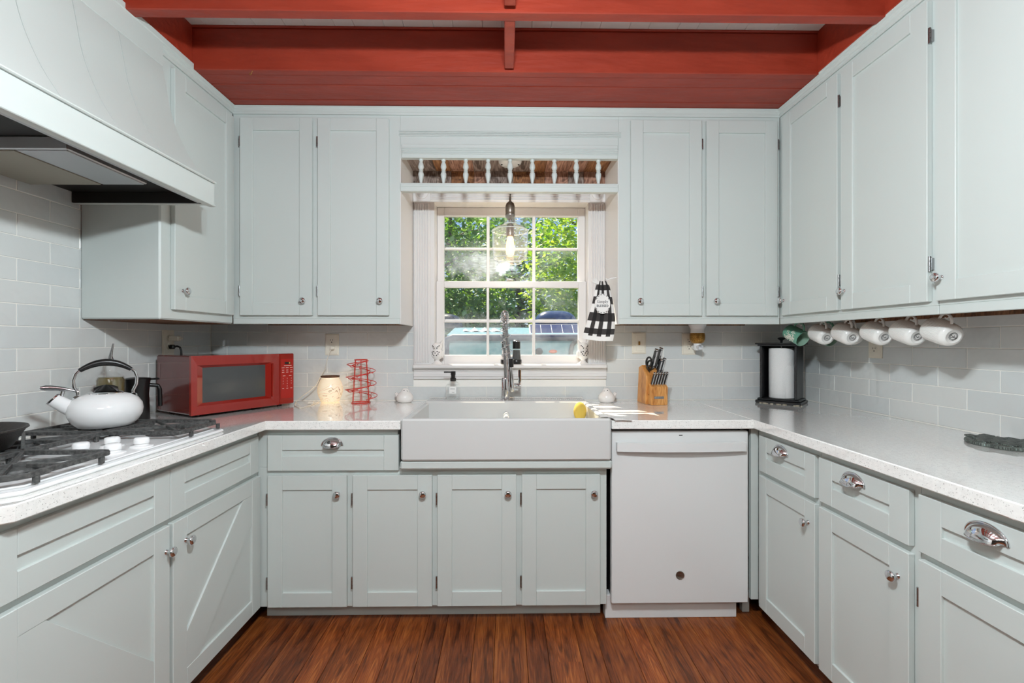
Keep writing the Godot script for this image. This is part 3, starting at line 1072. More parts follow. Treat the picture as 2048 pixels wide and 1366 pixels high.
func crown() -> void:
	# stepped crown moulding, profile in (out, up) from the cabinet face
	var pr := [Vector2(-0.004, -0.037), Vector2(0.007, -0.037), Vector2(0.007, -0.028), Vector2(0.011, -0.024), Vector2(0.011, -0.018), Vector2(0.016, -0.012), Vector2(0.016, -0.006), Vector2(0.022, -0.002), Vector2(0.022, 0.0), Vector2(-0.004, 0.0)]
	var y := 2.453
	var g := Geo.new()
	# back: local x = out (towards the room), y up, pushed along world x
	g.t = Transform3D(Basis(Vector3(0, 0, 1), Vector3.UP, Vector3(-1, 0, 0)), Vector3(0, y, -2.32))
	g.prism(pr, 1.394, -1.425)
	var o := struct("trim_1", g, M.paint, "pale grey crown moulding above the back cabinets")
	g = Geo.new()
	g.t = Transform3D(Basis(Vector3(1, 0, 0), Vector3.UP, Vector3(0, 0, 1)), Vector3(-1.394, y, 0))
	g.prism(pr, -2.32, 0.6)
	g.box(Vector3(-0.004, -0.001, -1.998), Vector3(0.024, 0.024, 0.6), 0.002)
	struct("trim_2", g, M.paint, "pale grey crown moulding above the hood and left cabinet")
	g = Geo.new()
	g.t = Transform3D(Basis(Vector3(-1, 0, 0), Vector3.UP, Vector3(0, 0, -1)), Vector3(1.425, y, 0))
	g.prism(pr, 2.32, -0.35)
	g.box(Vector3(-0.004, -0.001, 1.998), Vector3(0.024, 0.024, -0.35), 0.002)
	struct("trim_3", g, M.paint, "pale grey crown moulding above the right cabinets")

func valance() -> void:
	var d := 2.32
	var x0 := -0.542
	var x1 := 0.583
	var T := back_frame(x0, d, on_back(1020, 384, d).y)
	var t := thing("window_valance", "pale grey valance with a spindle gallery above the window", "valance", T)
	var Y := func(v: float) -> float: return lp(T, 1020, v, 0).y
	var X := func(u: float) -> float: return lp(T, u, 350, 0).x
	var w := x1 - x0
	put("fascia", gbox(Vector3(0.0005, Y.call(318), -0.02), Vector3(w - 0.0005, UTOP + UPPER - 0.002 - T.origin.y, -0.0005), 0.001), M.paint, t)
	var g := Geo.new()
	for k in 4:
		var y: float = lerpf(Y.call(273.0), Y.call(263.5), k / 3.0)
		g.box(Vector3(X.call(797.5), y - 0.003, -0.001), Vector3(X.call(1242), y + 0.003, 0.004), 0.0015)
	put("upper_bead", g, M.paint, t)
	g = gbox(Vector3(X.call(804), Y.call(318), -0.002), Vector3(X.call(1235), Y.call(291), 0.010), 0.002)
	for k in 4:
		var y: float = lerpf(Y.call(310.0), Y.call(299.0), k / 3.0)
		g.box(Vector3(X.call(804), y - 0.003, 0.008), Vector3(X.call(1235), y + 0.003, 0.014), 0.002)
	put("header", g, M.paint, t)
	g = gbox(Vector3(0.001, 0.0, -0.03), Vector3(w - 0.001, Y.call(367), 0.006), 0.003)
	g.box(Vector3(X.call(804), Y.call(375), 0.004), Vector3(X.call(1235), Y.call(371), 0.009), 0.0015)
	put("gallery_rail", g, M.paint, t)
	var h: float = Y.call(318) - Y.call(367)
	var pr := [Vector2(0.0075, 0), Vector2(0.0065, 0.03), Vector2(0.0085, 0.12), Vector2(0.0125, 0.26), Vector2(0.0150, 0.38), Vector2(0.0125, 0.46), Vector2(0.0080, 0.495), Vector2(0.0120, 0.53), Vector2(0.0080, 0.56), Vector2(0.0120, 0.61), Vector2(0.0152, 0.69), Vector2(0.0125, 0.80), Vector2(0.0075, 0.90), Vector2(0.0110, 0.935), Vector2(0.0110, 1.0)]
	for i in pr.size():
		pr[i] = Vector2(pr[i].x, pr[i].y * h)
	var sp: ArrayMesh = null
	for u in [842.1, 887.1, 931.6, 976.2, 1020.2, 1064.7, 1108.8, 1152.6, 1196.7]:
		if sp == null:
			g = Geo.new()
			g.lathe(pr, 16)
			sp = g.done()
		var o := put("spindle", sp, M.paint, t)
		o.position = Vector3(lp(T, u, 345, -0.012).x, Y.call(367), -0.012)
	# reclaimed boards lining the recess behind the gallery
	var yc := 2.245 - T.origin.y
	var us := [826.0, 873.0, 903.0, 948.7, 979.0, 1026.0, 1061.0, 1089.0, 1136.0, 1166.7, 1212.0]
	var kinds := [0, 3, 1, 2, 0, 4, 1, 2, 3, 5]
	var yb := on_back(1020, 385, BACK).y - T.origin.y
	var wd := BACK - 0.004 - d
	for i in 10:
		var a := lp(T, us[i], 350, -wd).x + 0.0008
		var b := lp(T, us[i + 1], 350, -wd).x - 0.0008
		if i == 0: a = 0.0
		if i == 9: b = w
		put("ceiling_board", gbox(Vector3(a, yc, -wd), Vector3(b, yc + 0.014, -0.02), 0.001), M["reclaimed%d" % [0, 4, 2, 0, 3, 0, 4, 2, 5, 1][i]], t)
		put("wall_board", gbox(Vector3(a, yb, -wd - 0.006), Vector3(b, yc, -wd + 0.012), 0.001), M["reclaimed%d" % kinds[i]], t)
	# white inner cheeks
	put("cheek", gbox(Vector3(-0.0005, 0.0 - (T.origin.y - UPPER), -wd), Vector3(0.003, yc, -0.001), 0.0005), M.trim_white, t)
	put("cheek", gbox(Vector3(w - 0.003, 0.0 - (T.origin.y - UPPER), -wd), Vector3(w + 0.0005, yc, -0.001), 0.0005), M.trim_white, t)

func hood() -> void:
	var far := 1.824
	var near := 0.88
	var T := left_frame(LEFT, near, 1.795)
	var t := thing("range_hood", "pale grey curved wooden range hood over the cooktop", "range hood", T)
	var L := far - near
	var out := 0.541   # front of the lip from the wall
	# lip: front board, two end boards, ledge and bottom bead
	put("lip", gbox(Vector3(0, 0.006, out - 0.02), Vector3(L, 0.092, out), 0.002), M.paint, t)
	put("lip_end", gbox(Vector3(L - 0.02, 0.006, 0.001), Vector3(L, 0.092, out - 0.0205), 0.002), M.paint, t)
	put("lip_end", gbox(Vector3(0, 0.006, 0.001), Vector3(0.02, 0.092, out - 0.0205), 0.002), M.paint, t)
	put("ledge", gbox(Vector3(-0.004, 0.0925, 0.001), Vector3(L + 0.004, 0.102, out + 0.008), 0.003), M.paint, t)
	put("bottom_bead", gbox(Vector3(-0.003, 0.0, out - 0.022), Vector3(L + 0.003, 0.0058, out + 0.006), 0.002), M.paint, t)
	# concave planks from the ledge up to the fascia
	var cv := []
	var key := [Vector2(0.512, 0.1025), Vector2(0.488, 0.135), Vector2(0.440, 0.21), Vector2(0.398, 0.30), Vector2(0.372, 0.38), Vector2(0.357, 0.46), Vector2(0.344, 0.53), Vector2(0.336, 0.562)]
	for i in 29:
		var f := i / 28.0 * 7.0
		var k := mini(int(f), 6)
		var p0: Vector2 = key[maxi(k - 1, 0)]
		var p3: Vector2 = key[mini(k + 2, 7)]
		cv.append(key[k].cubic_interpolate(key[k + 1], p0, p3, f - k))
	var seams := [0.0]
	for d in [1.06, 1.252, 1.44, 1.6146, 1.82]:
		seams.append(d - near)
	for i in 5:
		var a: float = seams[i] + 0.0012
		var b: float = seams[i + 1] - 0.0012
		var g := Geo.new()
		var f := []
		var bk := []
		for p in cv:
			f.append([Vector3(a, p.y, p.x), Vector3(b, p.y, p.x)])
			bk.append([Vector3(a, p.y, p.x - 0.012), Vector3(b, p.y, p.x - 0.012)])
		g.sheet(f)
		g.sheet(bk, true)
		for k in cv.size() - 1:
			g.quad(f[k][0], f[k + 1][0], bk[k + 1][0], bk[k][0], Vector3(-1, 0, 0))
			g.quad(f[k][1], f[k + 1][1], bk[k + 1][1], bk[k][1], Vector3(1, 0, 0))
		put("plank", g, M.paint, t)
	# backing so the seams read as grooves, and the end cheeks
	for x in [0.004, L - 0.014]:
		var g := Geo.new()
		var poly := [Vector2(0.001, 0.1025)]
		for p in cv:
			poly.append(Vector2(p.x - 0.013, p.y))
		poly.append(Vector2(0.001, 0.562))
		g.t = Transform3D(Basis(Vector3(0, 0, 1), Vector3.UP, Vector3(-1, 0, 0)), Vector3(x, 0, 0))
		g.prism(poly, 0, -0.01)
		put("cheek", g, M.paint, t)
	var g := Geo.new()
	var bk := []
	for p in cv:
		bk.append([Vector3(0.002, p.y, p.x - 0.005), Vector3(L - 0.006, p.y, p.x - 0.005)])
	g.sheet(bk)
	put("backing", g, M.paint, t)
	put("fascia", gbox(Vector3(0, 0.5625, 0.2), Vector3(L, 0.66, 0.338), 0.002), M.paint, t)
	# underside: dark liner, mesh filter and lamp panel
	put("liner", gbox(Vector3(0.02, 0.05, 0.002), Vector3(L - 0.02, 0.056, out - 0.021), 0.001), M.liner, t)
	put("liner_end", gbox(Vector3(L - 0.028, 0.0075, 0.002), Vector3(L - 0.0205, 0.0498, out - 0.021), 0.001), M.liner, t)
	put("liner_end", gbox(Vector3(0.0205, 0.0075, 0.002), Vector3(0.028, 0.0498, out - 0.021), 0.001), M.liner, t)
	put("liner_front", gbox(Vector3(0.0285, 0.0145, out - 0.028), Vector3(L - 0.0285, 0.0498, out - 0.0205), 0.001), M.liner, t)
	put("slide_rail", gbox(Vector3(0.02, 0.008, out - 0.05), Vector3(L - 0.02, 0.014, out - 0.035), 0.001), M.aluminium, t)
	var a0 := 1.31 - near
	var a1 := 1.60 - near
	put("insert", gbox(Vector3(a0, 0.012, 0.04), Vector3(a1, 0.05, 0.452), 0.003), M.aluminium, t)
	put("filter", gbox(Vector3(a0 + 0.006, 0.008, 0.05), Vector3(a1 - 0.006, 0.0125, 0.296), 0.001), M.mesh_filter, t)
	put("lamp_panel", gbox(Vector3(a0 + 0.006, 0.009, 0.304), Vector3(a1 - 0.006, 0.0125, 0.445), 0.001), M.aluminium, t)

# ---------------------------------------------------------------- base cabinets
const DRAWER0 := 0.689
const DRAWER1 := 0.8436
const DOOR0 := 0.0912
const DOOR1 := 0.668

func toe(t: Node3D, x0: float, x1: float, depth: float) -> void:
	put("toe_kick", gbox(Vector3(x0, 0.0, -depth), Vector3(x1, 0.084, -0.075), 0.001), M.paint, t)

func base_cabinets() -> void:
	var dface := 1.999
	# --- back run
	var T := back_frame(-1.092, dface)
	var X := func(u: float) -> float: return lp(T, u, 1000, THICK).x
	var t := thing("base_cabinet", "pale grey four-door base cabinet under the farmhouse sink", "cabinet", T)
	var xr: float = lp(T, 1213, 1100, 0).x
	var xs: float = lp(T, 799.5, 900, 0).x
	put("body", gbox(Vector3(0.0, 0.085, -0.58), Vector3(xr, 0.70, 0), 0.001), M.paint, t)
	put("drawer_box", gbox(Vector3(0.0, 0.7005, -0.58), Vector3(xs - 0.008, TOP - 0.042, 0), 0.001), M.paint, t)
	toe(t, 0.0, xr - 0.012, 0.5)
	front(t, "drawer", X.call(534.6), X.call(797), DRAWER0, DRAWER1, {"pull": Vector2((X.call(664.5)), 0.800)})
	var hs := [DOOR1 - 0.105, DOOR0 + 0.105]
	for p in [[534.6, 693.2, 676.0], [705.0, 864.0, 846.5], [874.7, 1032.6, 1016.0], [1043.8, 1200.6, 1187.0]]:
		front(t, "door", X.call(p[0]), X.call(p[1]), DOOR0, DOOR1, {"knob": Vector2(X.call(p[2]), 0.589), "hinges": hs})
	# rounded board that carries the sink
	var s0: float = lp(T, 800, 930, 0.05).x
	var s1: float = lp(T, 1224, 930, 0.05).x
	put("sink_ledge", gbox(Vector3(s0, 0.7005, -0.02), Vector3(s1, 0.739, 0.052), 0.007), M.paint, t)
	# --- left run under the cooktop, doors with diagonal braces
	var near := 0.935
	var TL := left_frame(-1.092, near)
	t = thing("base_cabinet", "pale grey braced-door base cabinet under the gas cooktop", "cabinet", TL)
	var len := BACK - near - 0.002
	put("body", gbox(Vector3(0.0, 0.085, -(1.711 - 1.092)), Vector3(1.999 - near - 0.001, TOP - 0.042, 0), 0.001), M.paint, t)
	toe(t, 0.0, 1.999 - near, 0.5)
	X = func(u: float, v: float) -> float: return lp(TL, u, v, THICK).x
	var sm: float = X.call(341, 1000)
	front(t, "drawer", 0.006, sm - 0.0015, DRAWER0, DRAWER1, {"rail": 0.06})
	front(t, "drawer", sm + 0.0015, X.call(517.5, 900), DRAWER0, DRAWER1, {"rail": 0.06})
	front(t, "door", 0.006, sm - 0.002, DOOR0, DOOR1, {"knob": Vector2(X.call(333, 1105) , 0.589), "brace": -1})
	front(t, "door", sm + 0.012, X.call(521, 1000), DOOR0, DOOR1, {"knob": Vector2(X.call(372, 1090), 0.589), "brace": 1})
	# --- right run: three drawer-over-door units
	var xf := 1.132
	var TR := right_frame(xf, 1.999)
	var K := func(u: float, v: float) -> float: return lp(TR, u, v, THICK).x
	var e := [K.call(1633, 900), K.call(1829, 980), K.call(1829, 980) + 0.37, 1.69]
	var st := 0.0
	var labels := ["pale grey narrow base cabinet beside the dishwasher with drawer and door", "pale grey base cabinet with drawer and door, second from the dishwasher", "pale grey base cabinet with drawer and door, third from the dishwasher", "pale grey base cabinet with drawer and door, fourth from the dishwasher"]
	var spans := [[1517.5, 1629.0], [1637.0, 1817.0], [1836.0, 0.0], [0.0, 0.0]]
	for k in 4:
		var Tk := right_frame(xf, 1.999 - st)
		t = thing("base_cabinet", labels[k], "cabinet", Tk)
		var w: float = e[k] - st
		put("body", gbox(Vector3(0.0005, 0.085, -(RIGHT - xf)), Vector3(w - 0.0005, TOP - 0.042, 0), 0.001), M.paint, t)
		toe(t, 0.0, w, 0.5)
		var a: float = K.call(spans[k][0], 900) - st if k < 3 else 0.012
		var b: float = K.call(spans[k][1], 900) - st if k < 2 else w - 0.012
		var pu: float = [K.call(1562, 905), K.call(1707, 965), 0.0, 0.0][k] - st
		front(t, "drawer", a, b, DRAWER0, DRAWER1, {"pull": Vector2(pu if k < 2 else (a + b) / 2, 0.800), "stile": 0.055 if k == 0 else 0.064})
		var kx: float = b - 0.035
		front(t, "door", a, b, DOOR0, DOOR1, {"knob": Vector2(kx, 0.589), "stile": 0.055 if k == 0 else 0.064, "hinges": [DOOR1 - 0.105, DOOR0 + 0.105] if k == 2 else [], "side": -1})
		st = e[k]
	# filler between the dishwasher and the right run
	var fl := thing("filler_panel", "narrow pale grey filler panel right of the dishwasher", "panel", back_frame(on_back(1502, 1000, 1.999).x, 1.999))
	var fw := xf - fl.position.x - 0.001
	put("board", gbox(Vector3(0, 0.1, -0.02), Vector3(fw, TOP - 0.042, 0), 0.001), M.paint, fl)
	put("toe_kick", gbox(Vector3(0.0, 0.0, -0.1), Vector3(fw, 0.098, -0.075), 0.001), M.paint, fl)

func countertop() -> void:
	var t := thing("countertop", "white speckled quartz countertop running round three walls", "countertop", at(0, TOP - 0.039, 0))
	var up := Transform3D(Basis(Vector3(1, 0, 0), Vector3(0, 0, -1), Vector3(0, 1, 0)), Vector3.ZERO)  # local xy = world x and depth
	var xl := on_y(528, 843.5, TOP).x
	var df := 1.956
	var sx0 := on_back(800.5, 850, 1.95).x
	var sx1 := on_back(1224, 850, 1.95).x
	var xr := on_y(1506, 839.5, TOP).x
	var g := Geo.new()
	g.t = up
	g.prism([Vector2(LEFT + 0.001, BACK - 0.001), Vector2(LEFT + 0.001, 0.915), Vector2(xl - 0.05, 0.915), Vector2(xl, 0.965), Vector2(xl, df), Vector2(sx0, df), Vector2(sx0, BACK - 0.001)], 0, 0.039, 0.003)
	put("slab", g, M.quartz, t)
	g = Geo.new()
	g.t = up
	g.prism([Vector2(sx1, BACK - 0.001), Vector2(sx1, df), Vector2(xr, df), Vector2(xr, BACK - 0.001)], 0, 0.039, 0.003)
	put("slab", g, M.quartz, t)
	g = Geo.new()
	g.t = up
	g.prism([Vector2(xr + 0.0008, BACK - 0.001), Vector2(xr + 0.0008, 0.3), Vector2(RIGHT - 0.001, 0.3), Vector2(RIGHT - 0.001, BACK - 0.001)], 0, 0.039, 0.003)
	put("slab", g, M.quartz, t)

func sink_and_faucet() -> void:
	# apron-front fireclay sink
	var x0 := on_back(801.5, 880, 1.935).x
	var x1 := on_back(1223, 880, 1.935).x
	var cx := (x0 + x1) / 2
	var w := (x1 - x0) / 2
	var T := at(cx, 0.7405, 1.935)
	var t := thing("farmhouse_sink", "white apron-front double-bowl farmhouse sink under the window", "sink", T)
	var h := 0.922 - 0.7405
	var dep := 2.618 - 1.935
	put("apron", gbox(Vector3(-w, 0, -0.028), Vector3(w, h, 0), 0.008), M.fireclay, t)
	var g := Geo.new()
	put("side_wall", gbox(Vector3(-w, 0.0, -dep), Vector3(-w + 0.03, h - 0.002, -0.022), 0.006), M.fireclay, t)
	put("side_wall", gbox(Vector3(w - 0.03, 0.0, -dep), Vector3(w, h - 0.002, -0.022), 0.006), M.fireclay, t)
	put("bowl_floor", gbox(Vector3(-w + 0.02, 0.0, -dep), Vector3(w - 0.02, 0.02, -0.02), 0.003), M.fireclay, t)
	put("deck", gbox(Vector3(-w + 0.006, 0.0, -dep), Vector3(w - 0.006, h + 0.006, -dep + 0.155), 0.008), M.fireclay, t)
	put("divider", gbox(Vector3(-0.014, 0.018, -dep + 0.15), Vector3(0.014, h - 0.05, -0.02), 0.009), M.fireclay, t)
	# raised rim with fine ribs at the back of the deck
	g = gbox(Vector3(-w + 0.01, h, -dep), Vector3(w - 0.01, h + 0.012, -dep + 0.022), 0.003)
	for k in 78:
		var x := lerpf(-w + 0.025, w - 0.025, k / 77.0)
		if absf(x + cx) < 0.045:
			continue
		g.box(Vector3(x - 0.0032, h + 0.005, -dep + 0.02), Vector3(x + 0.0032, h + 0.0085, -dep + 0.085), 0.0012)
	put("ribbed_ledge", g, M.fireclay, t)
	for s in [-1, 1]:
		g = Geo.new()
		g.t = Transform3D(Basis(), Vector3(s * w * 0.5, 0.02, -dep * 0.42))
		g.lathe([Vector2(0.055, 0.0), Vector2(0.054, 0.003), Vector2(0.04, 0.004), Vector2(0.036, -0.002), Vector2(0.0, -0.002)], 24)
		put("drain", g, M.steel, t)
	# --- spring faucet
	var p := on_back(1011, 790, 2.53)
	var fy := 0.7405 + h + 0.006
	t = thing("spring_faucet", "chrome spring-neck kitchen faucet with a side lever", "faucet", at(p.x, fy, 2.53))
	g = Geo.new()
	g.lathe([Vector2(0.0, 0), Vector2(0.027, 0), Vector2(0.027, 0.006), Vector2(0.0225, 0.009), Vector2(0.0235, 0.012), Vector2(0.0235, 0.118), Vector2(0.021, 0.124), Vector2(0, 0.124)], 24)
	put("body", g, M.chrome, t)
	g = Geo.new()
	g.t = Transform3D(Basis(Vector3.FORWARD, PI / 2), Vector3(0.018, 0.078, 0))
	g.lathe([Vector2(0, 0), Vector2(0.0155, 0), Vector2(0.0155, 0.038), Vector2(0.0145, 0.039), Vector2(0.0155, 0.040), Vector2(0.0165, 0.066), Vector2(0.012, 0.069), Vector2(0, 0.069)], 20)
	put("valve", g, M.chrome, t)
	put("lever", gbox(Vector3(0.072, 0.094, -0.009), Vector3(0.087, 0.172, 0.009), 0.004), M.chrome, t)
	# riser, arch and hose inside the spring; the arch comes towards the room
	var arch := []
	var rise := 0.415
	for k in 13:
		arch.append(Vector3(0.002 - 0.012 * k / 12.0, 0.10 + (rise - 0.10) * k / 12.0, 0))
	for k in range(1, 17):
		var a := PI * k / 16.0
		arch.append(Vector3(-0.010 + 0.012 * k / 16.0, rise + sin(a) * 0.062, 0.062 - cos(a) * 0.062))
	for k in range(1, 7):
		arch.append(Vector3(0.002 + 0.003 * k, rise - k * 0.03, 0.124))
	g = Geo.new()
	g.tube(arch, 0.0085, 10)
	put("hose", g, M.steel, t)
	var coil := []
	var turns := 21
	var n := turns * 14
	for k in n + 1:
		var f := float(k) / n * (arch.size() - 1 - 5) + 5
		var i := mini(int(f), arch.size() - 2)
		var q: Vector3 = arch[i].lerp(arch[i + 1], f - i)
		var tg: Vector3 = (arch[i + 1] - arch[i]).normalized()
		var s := Vector3.RIGHT
		var b := tg.cross(s).normalized()
		var an := TAU * turns * k / n
		coil.append(q + (s * cos(an) + b * sin(an)) * 0.019)
	g = Geo.new()
	g.tube(coil, 0.0026, 6)
	put("spring", g, M.chrome, t)
	g = Geo.new()
	g.t = Transform3D(Basis(Vector3(0, 0, 1), 0.06), Vector3(0.030, rise - 0.355, 0.124))
	g.lathe([Vector2(0, 0), Vector2(0.0175, 0), Vector2(0.0195, 0.01), Vector2(0.0175, 0.07), Vector2(0.0145, 0.095), Vector2(0.013, 0.13), Vector2(0.0145, 0.14), Vector2(0.0125, 0.178), Vector2(0, 0.18)], 20)
	put("spray_head", g, M.chrome, t)
	g = Geo.new()
	g.t = Transform3D(Basis(Vector3(0, 0, 1), 0.06), Vector3(0.028, rise - 0.225, 0.124))
	g.lathe([Vector2(0, 0), Vector2(0.0155, 0), Vector2(0.0165, 0.012), Vector2(0.0155, 0.045), Vector2(0, 0.045)], 20)
	put("grip", g, M.black_plastic, t)
	g = Geo.new()
	g.tube([Vector3(-0.006, 0.30, 0.0), Vector3(-0.004, 0.305, 0.06), Vector3(0.006, 0.30, 0.112)], 0.005, 8)
	put("holder_arm", g, M.chrome, t)
	# --- yellow scrubber in the right bowl
	g = Geo.new()
	g.ball(Vector3(0, 0.045, 0), Vector3(0.034, 0.05, 0.03), 18, 12)
	var sp := put("dish_scrubber", g, M.sponge)
	sp.position = Vector3(on_back(1160, 822, 2.36).x, 0.842, -2.36)
	tag(sp, "yellow dish scrubber standing in the right bowl of the sink", "scrubber")

func dishwasher() -> void:
	var d := 1.985
	var T := back_frame(on_back(1223.5, 1000, d).x, d)
	var P := func(u: float, v: float, off := 0.0) -> Vector3: return lp(T, u, v, off)
	var t := thing("dishwasher", "white built-in dishwasher with a bar handle and round grey badge", "dishwasher", T)
	var w: float = P.call(1497, 1000).x
	var y0: float = P.call(1360, 1207).y
	var y1: float = P.call(1360, 862.5).y
	put("door", gbox(Vector3(0, y0, -0.035), Vector3(w, y1, 0), 0.004), M.appliance, t)
	put("tub", gbox(Vector3(0.006, 0.1, -0.58), Vector3(w - 0.006, y1 - 0.003, -0.036), 0.002), M.liner, t)
	put("toe_panel", gbox(Vector3(-0.018, 0.0, -0.1), Vector3(P.call(1473, 1210, -0.05).x, y0 + 0.012, -0.05), 0.002), M.appliance, t)
	# bowed bar handle
	var g := Geo.new()
	var ha: Vector3 = P.call(1235, 886, 0.03)
	var hb: Vector3 = P.call(1494, 903, 0.03)
	var rows := []
	for i in 5:
		var yy: float = [ha.y, ha.y, hb.y, hb.y, ha.y][i]
		var zz: float = [-0.012, 0.0, 0.0, -0.012, -0.012][i]
		var row := []
		for k in 17:
			var f := k / 16.0
			row.append(Vector3(lerpf(ha.x, hb.x, f), yy, 0.026 + 0.014 * (1.0 - pow(2 * f - 1, 2)) + zz))
		rows.append(row)
	for i in 4:
		for k in 16:
			g.quad(rows[i][k], rows[i][k + 1], rows[i + 1][k + 1], rows[i + 1][k], [Vector3.UP, Vector3.BACK, Vector3.DOWN, Vector3.FORWARD][i])
	for k in [0, 16]:
		g.quad(rows[0][k], rows[1][k], rows[2][k], rows[3][k], Vector3(-1 if k == 0 else 1, 0, 0))
	g.box(Vector3(ha.x, hb.y + 0.002, -0.002), Vector3(ha.x + 0.016, ha.y - 0.002, 0.018), 0.002)
	g.box(Vector3(hb.x - 0.016, hb.y + 0.002, -0.002), Vector3(hb.x, ha.y - 0.002, 0.018), 0.002)
	put("handle", g, M.appliance, t)
	var q: Vector3 = P.call(1361.5, 870.5)
	put("indicator", gbox(Vector3(q.x - 0.008, q.y - 0.002, -0.001), Vector3(q.x + 0.008, q.y + 0.002, 0.001), 0.0005), M.black, t)
	q = P.call(1360, 1150.5)
	g = Geo.new()
	g.t = Transform3D(Basis(Vector3.RIGHT, PI / 2), Vector3(q.x, q.y, 0))
	g.lathe([Vector2(0.019, 0), Vector2(0.019, 0.002), Vector2(0.0165, 0.0028), Vector2(0.0155, 0.0018), Vector2(0.0, 0.0018)], 32)
	var bd := put("badge", g, M.nickel, t)
	g = Geo.new()
	g.t = Transform3D(Basis(), Vector3(q.x, q.y, 0.0022))
	for s in [-1.0, 1.0]:
		var c := []
		for k in 13:
			var a := 0.7 + k * 0.36
			c.append(Vector3(s * 0.0055 + cos(a) * 0.0045, sin(a) * 0.0065, 0))
		g.tube(c, 0.0006, 5)
	put("monogram", g, M.steel, bd)

# ---------------------------------------------------------------- cooktop and what stands on it
func facing(x: float, y: float, d: float, turn := 0.0) -> Transform3D:
	# a frame at a spot whose local z looks towards the middle of the room
	var z := Vector3(-x, 0, d).normalized()
	var b := Basis(Vector3.UP.cross(z), Vector3.UP, z)
	return Transform3D(b * Basis(Vector3.UP, turn), Vector3(x, y, -d))

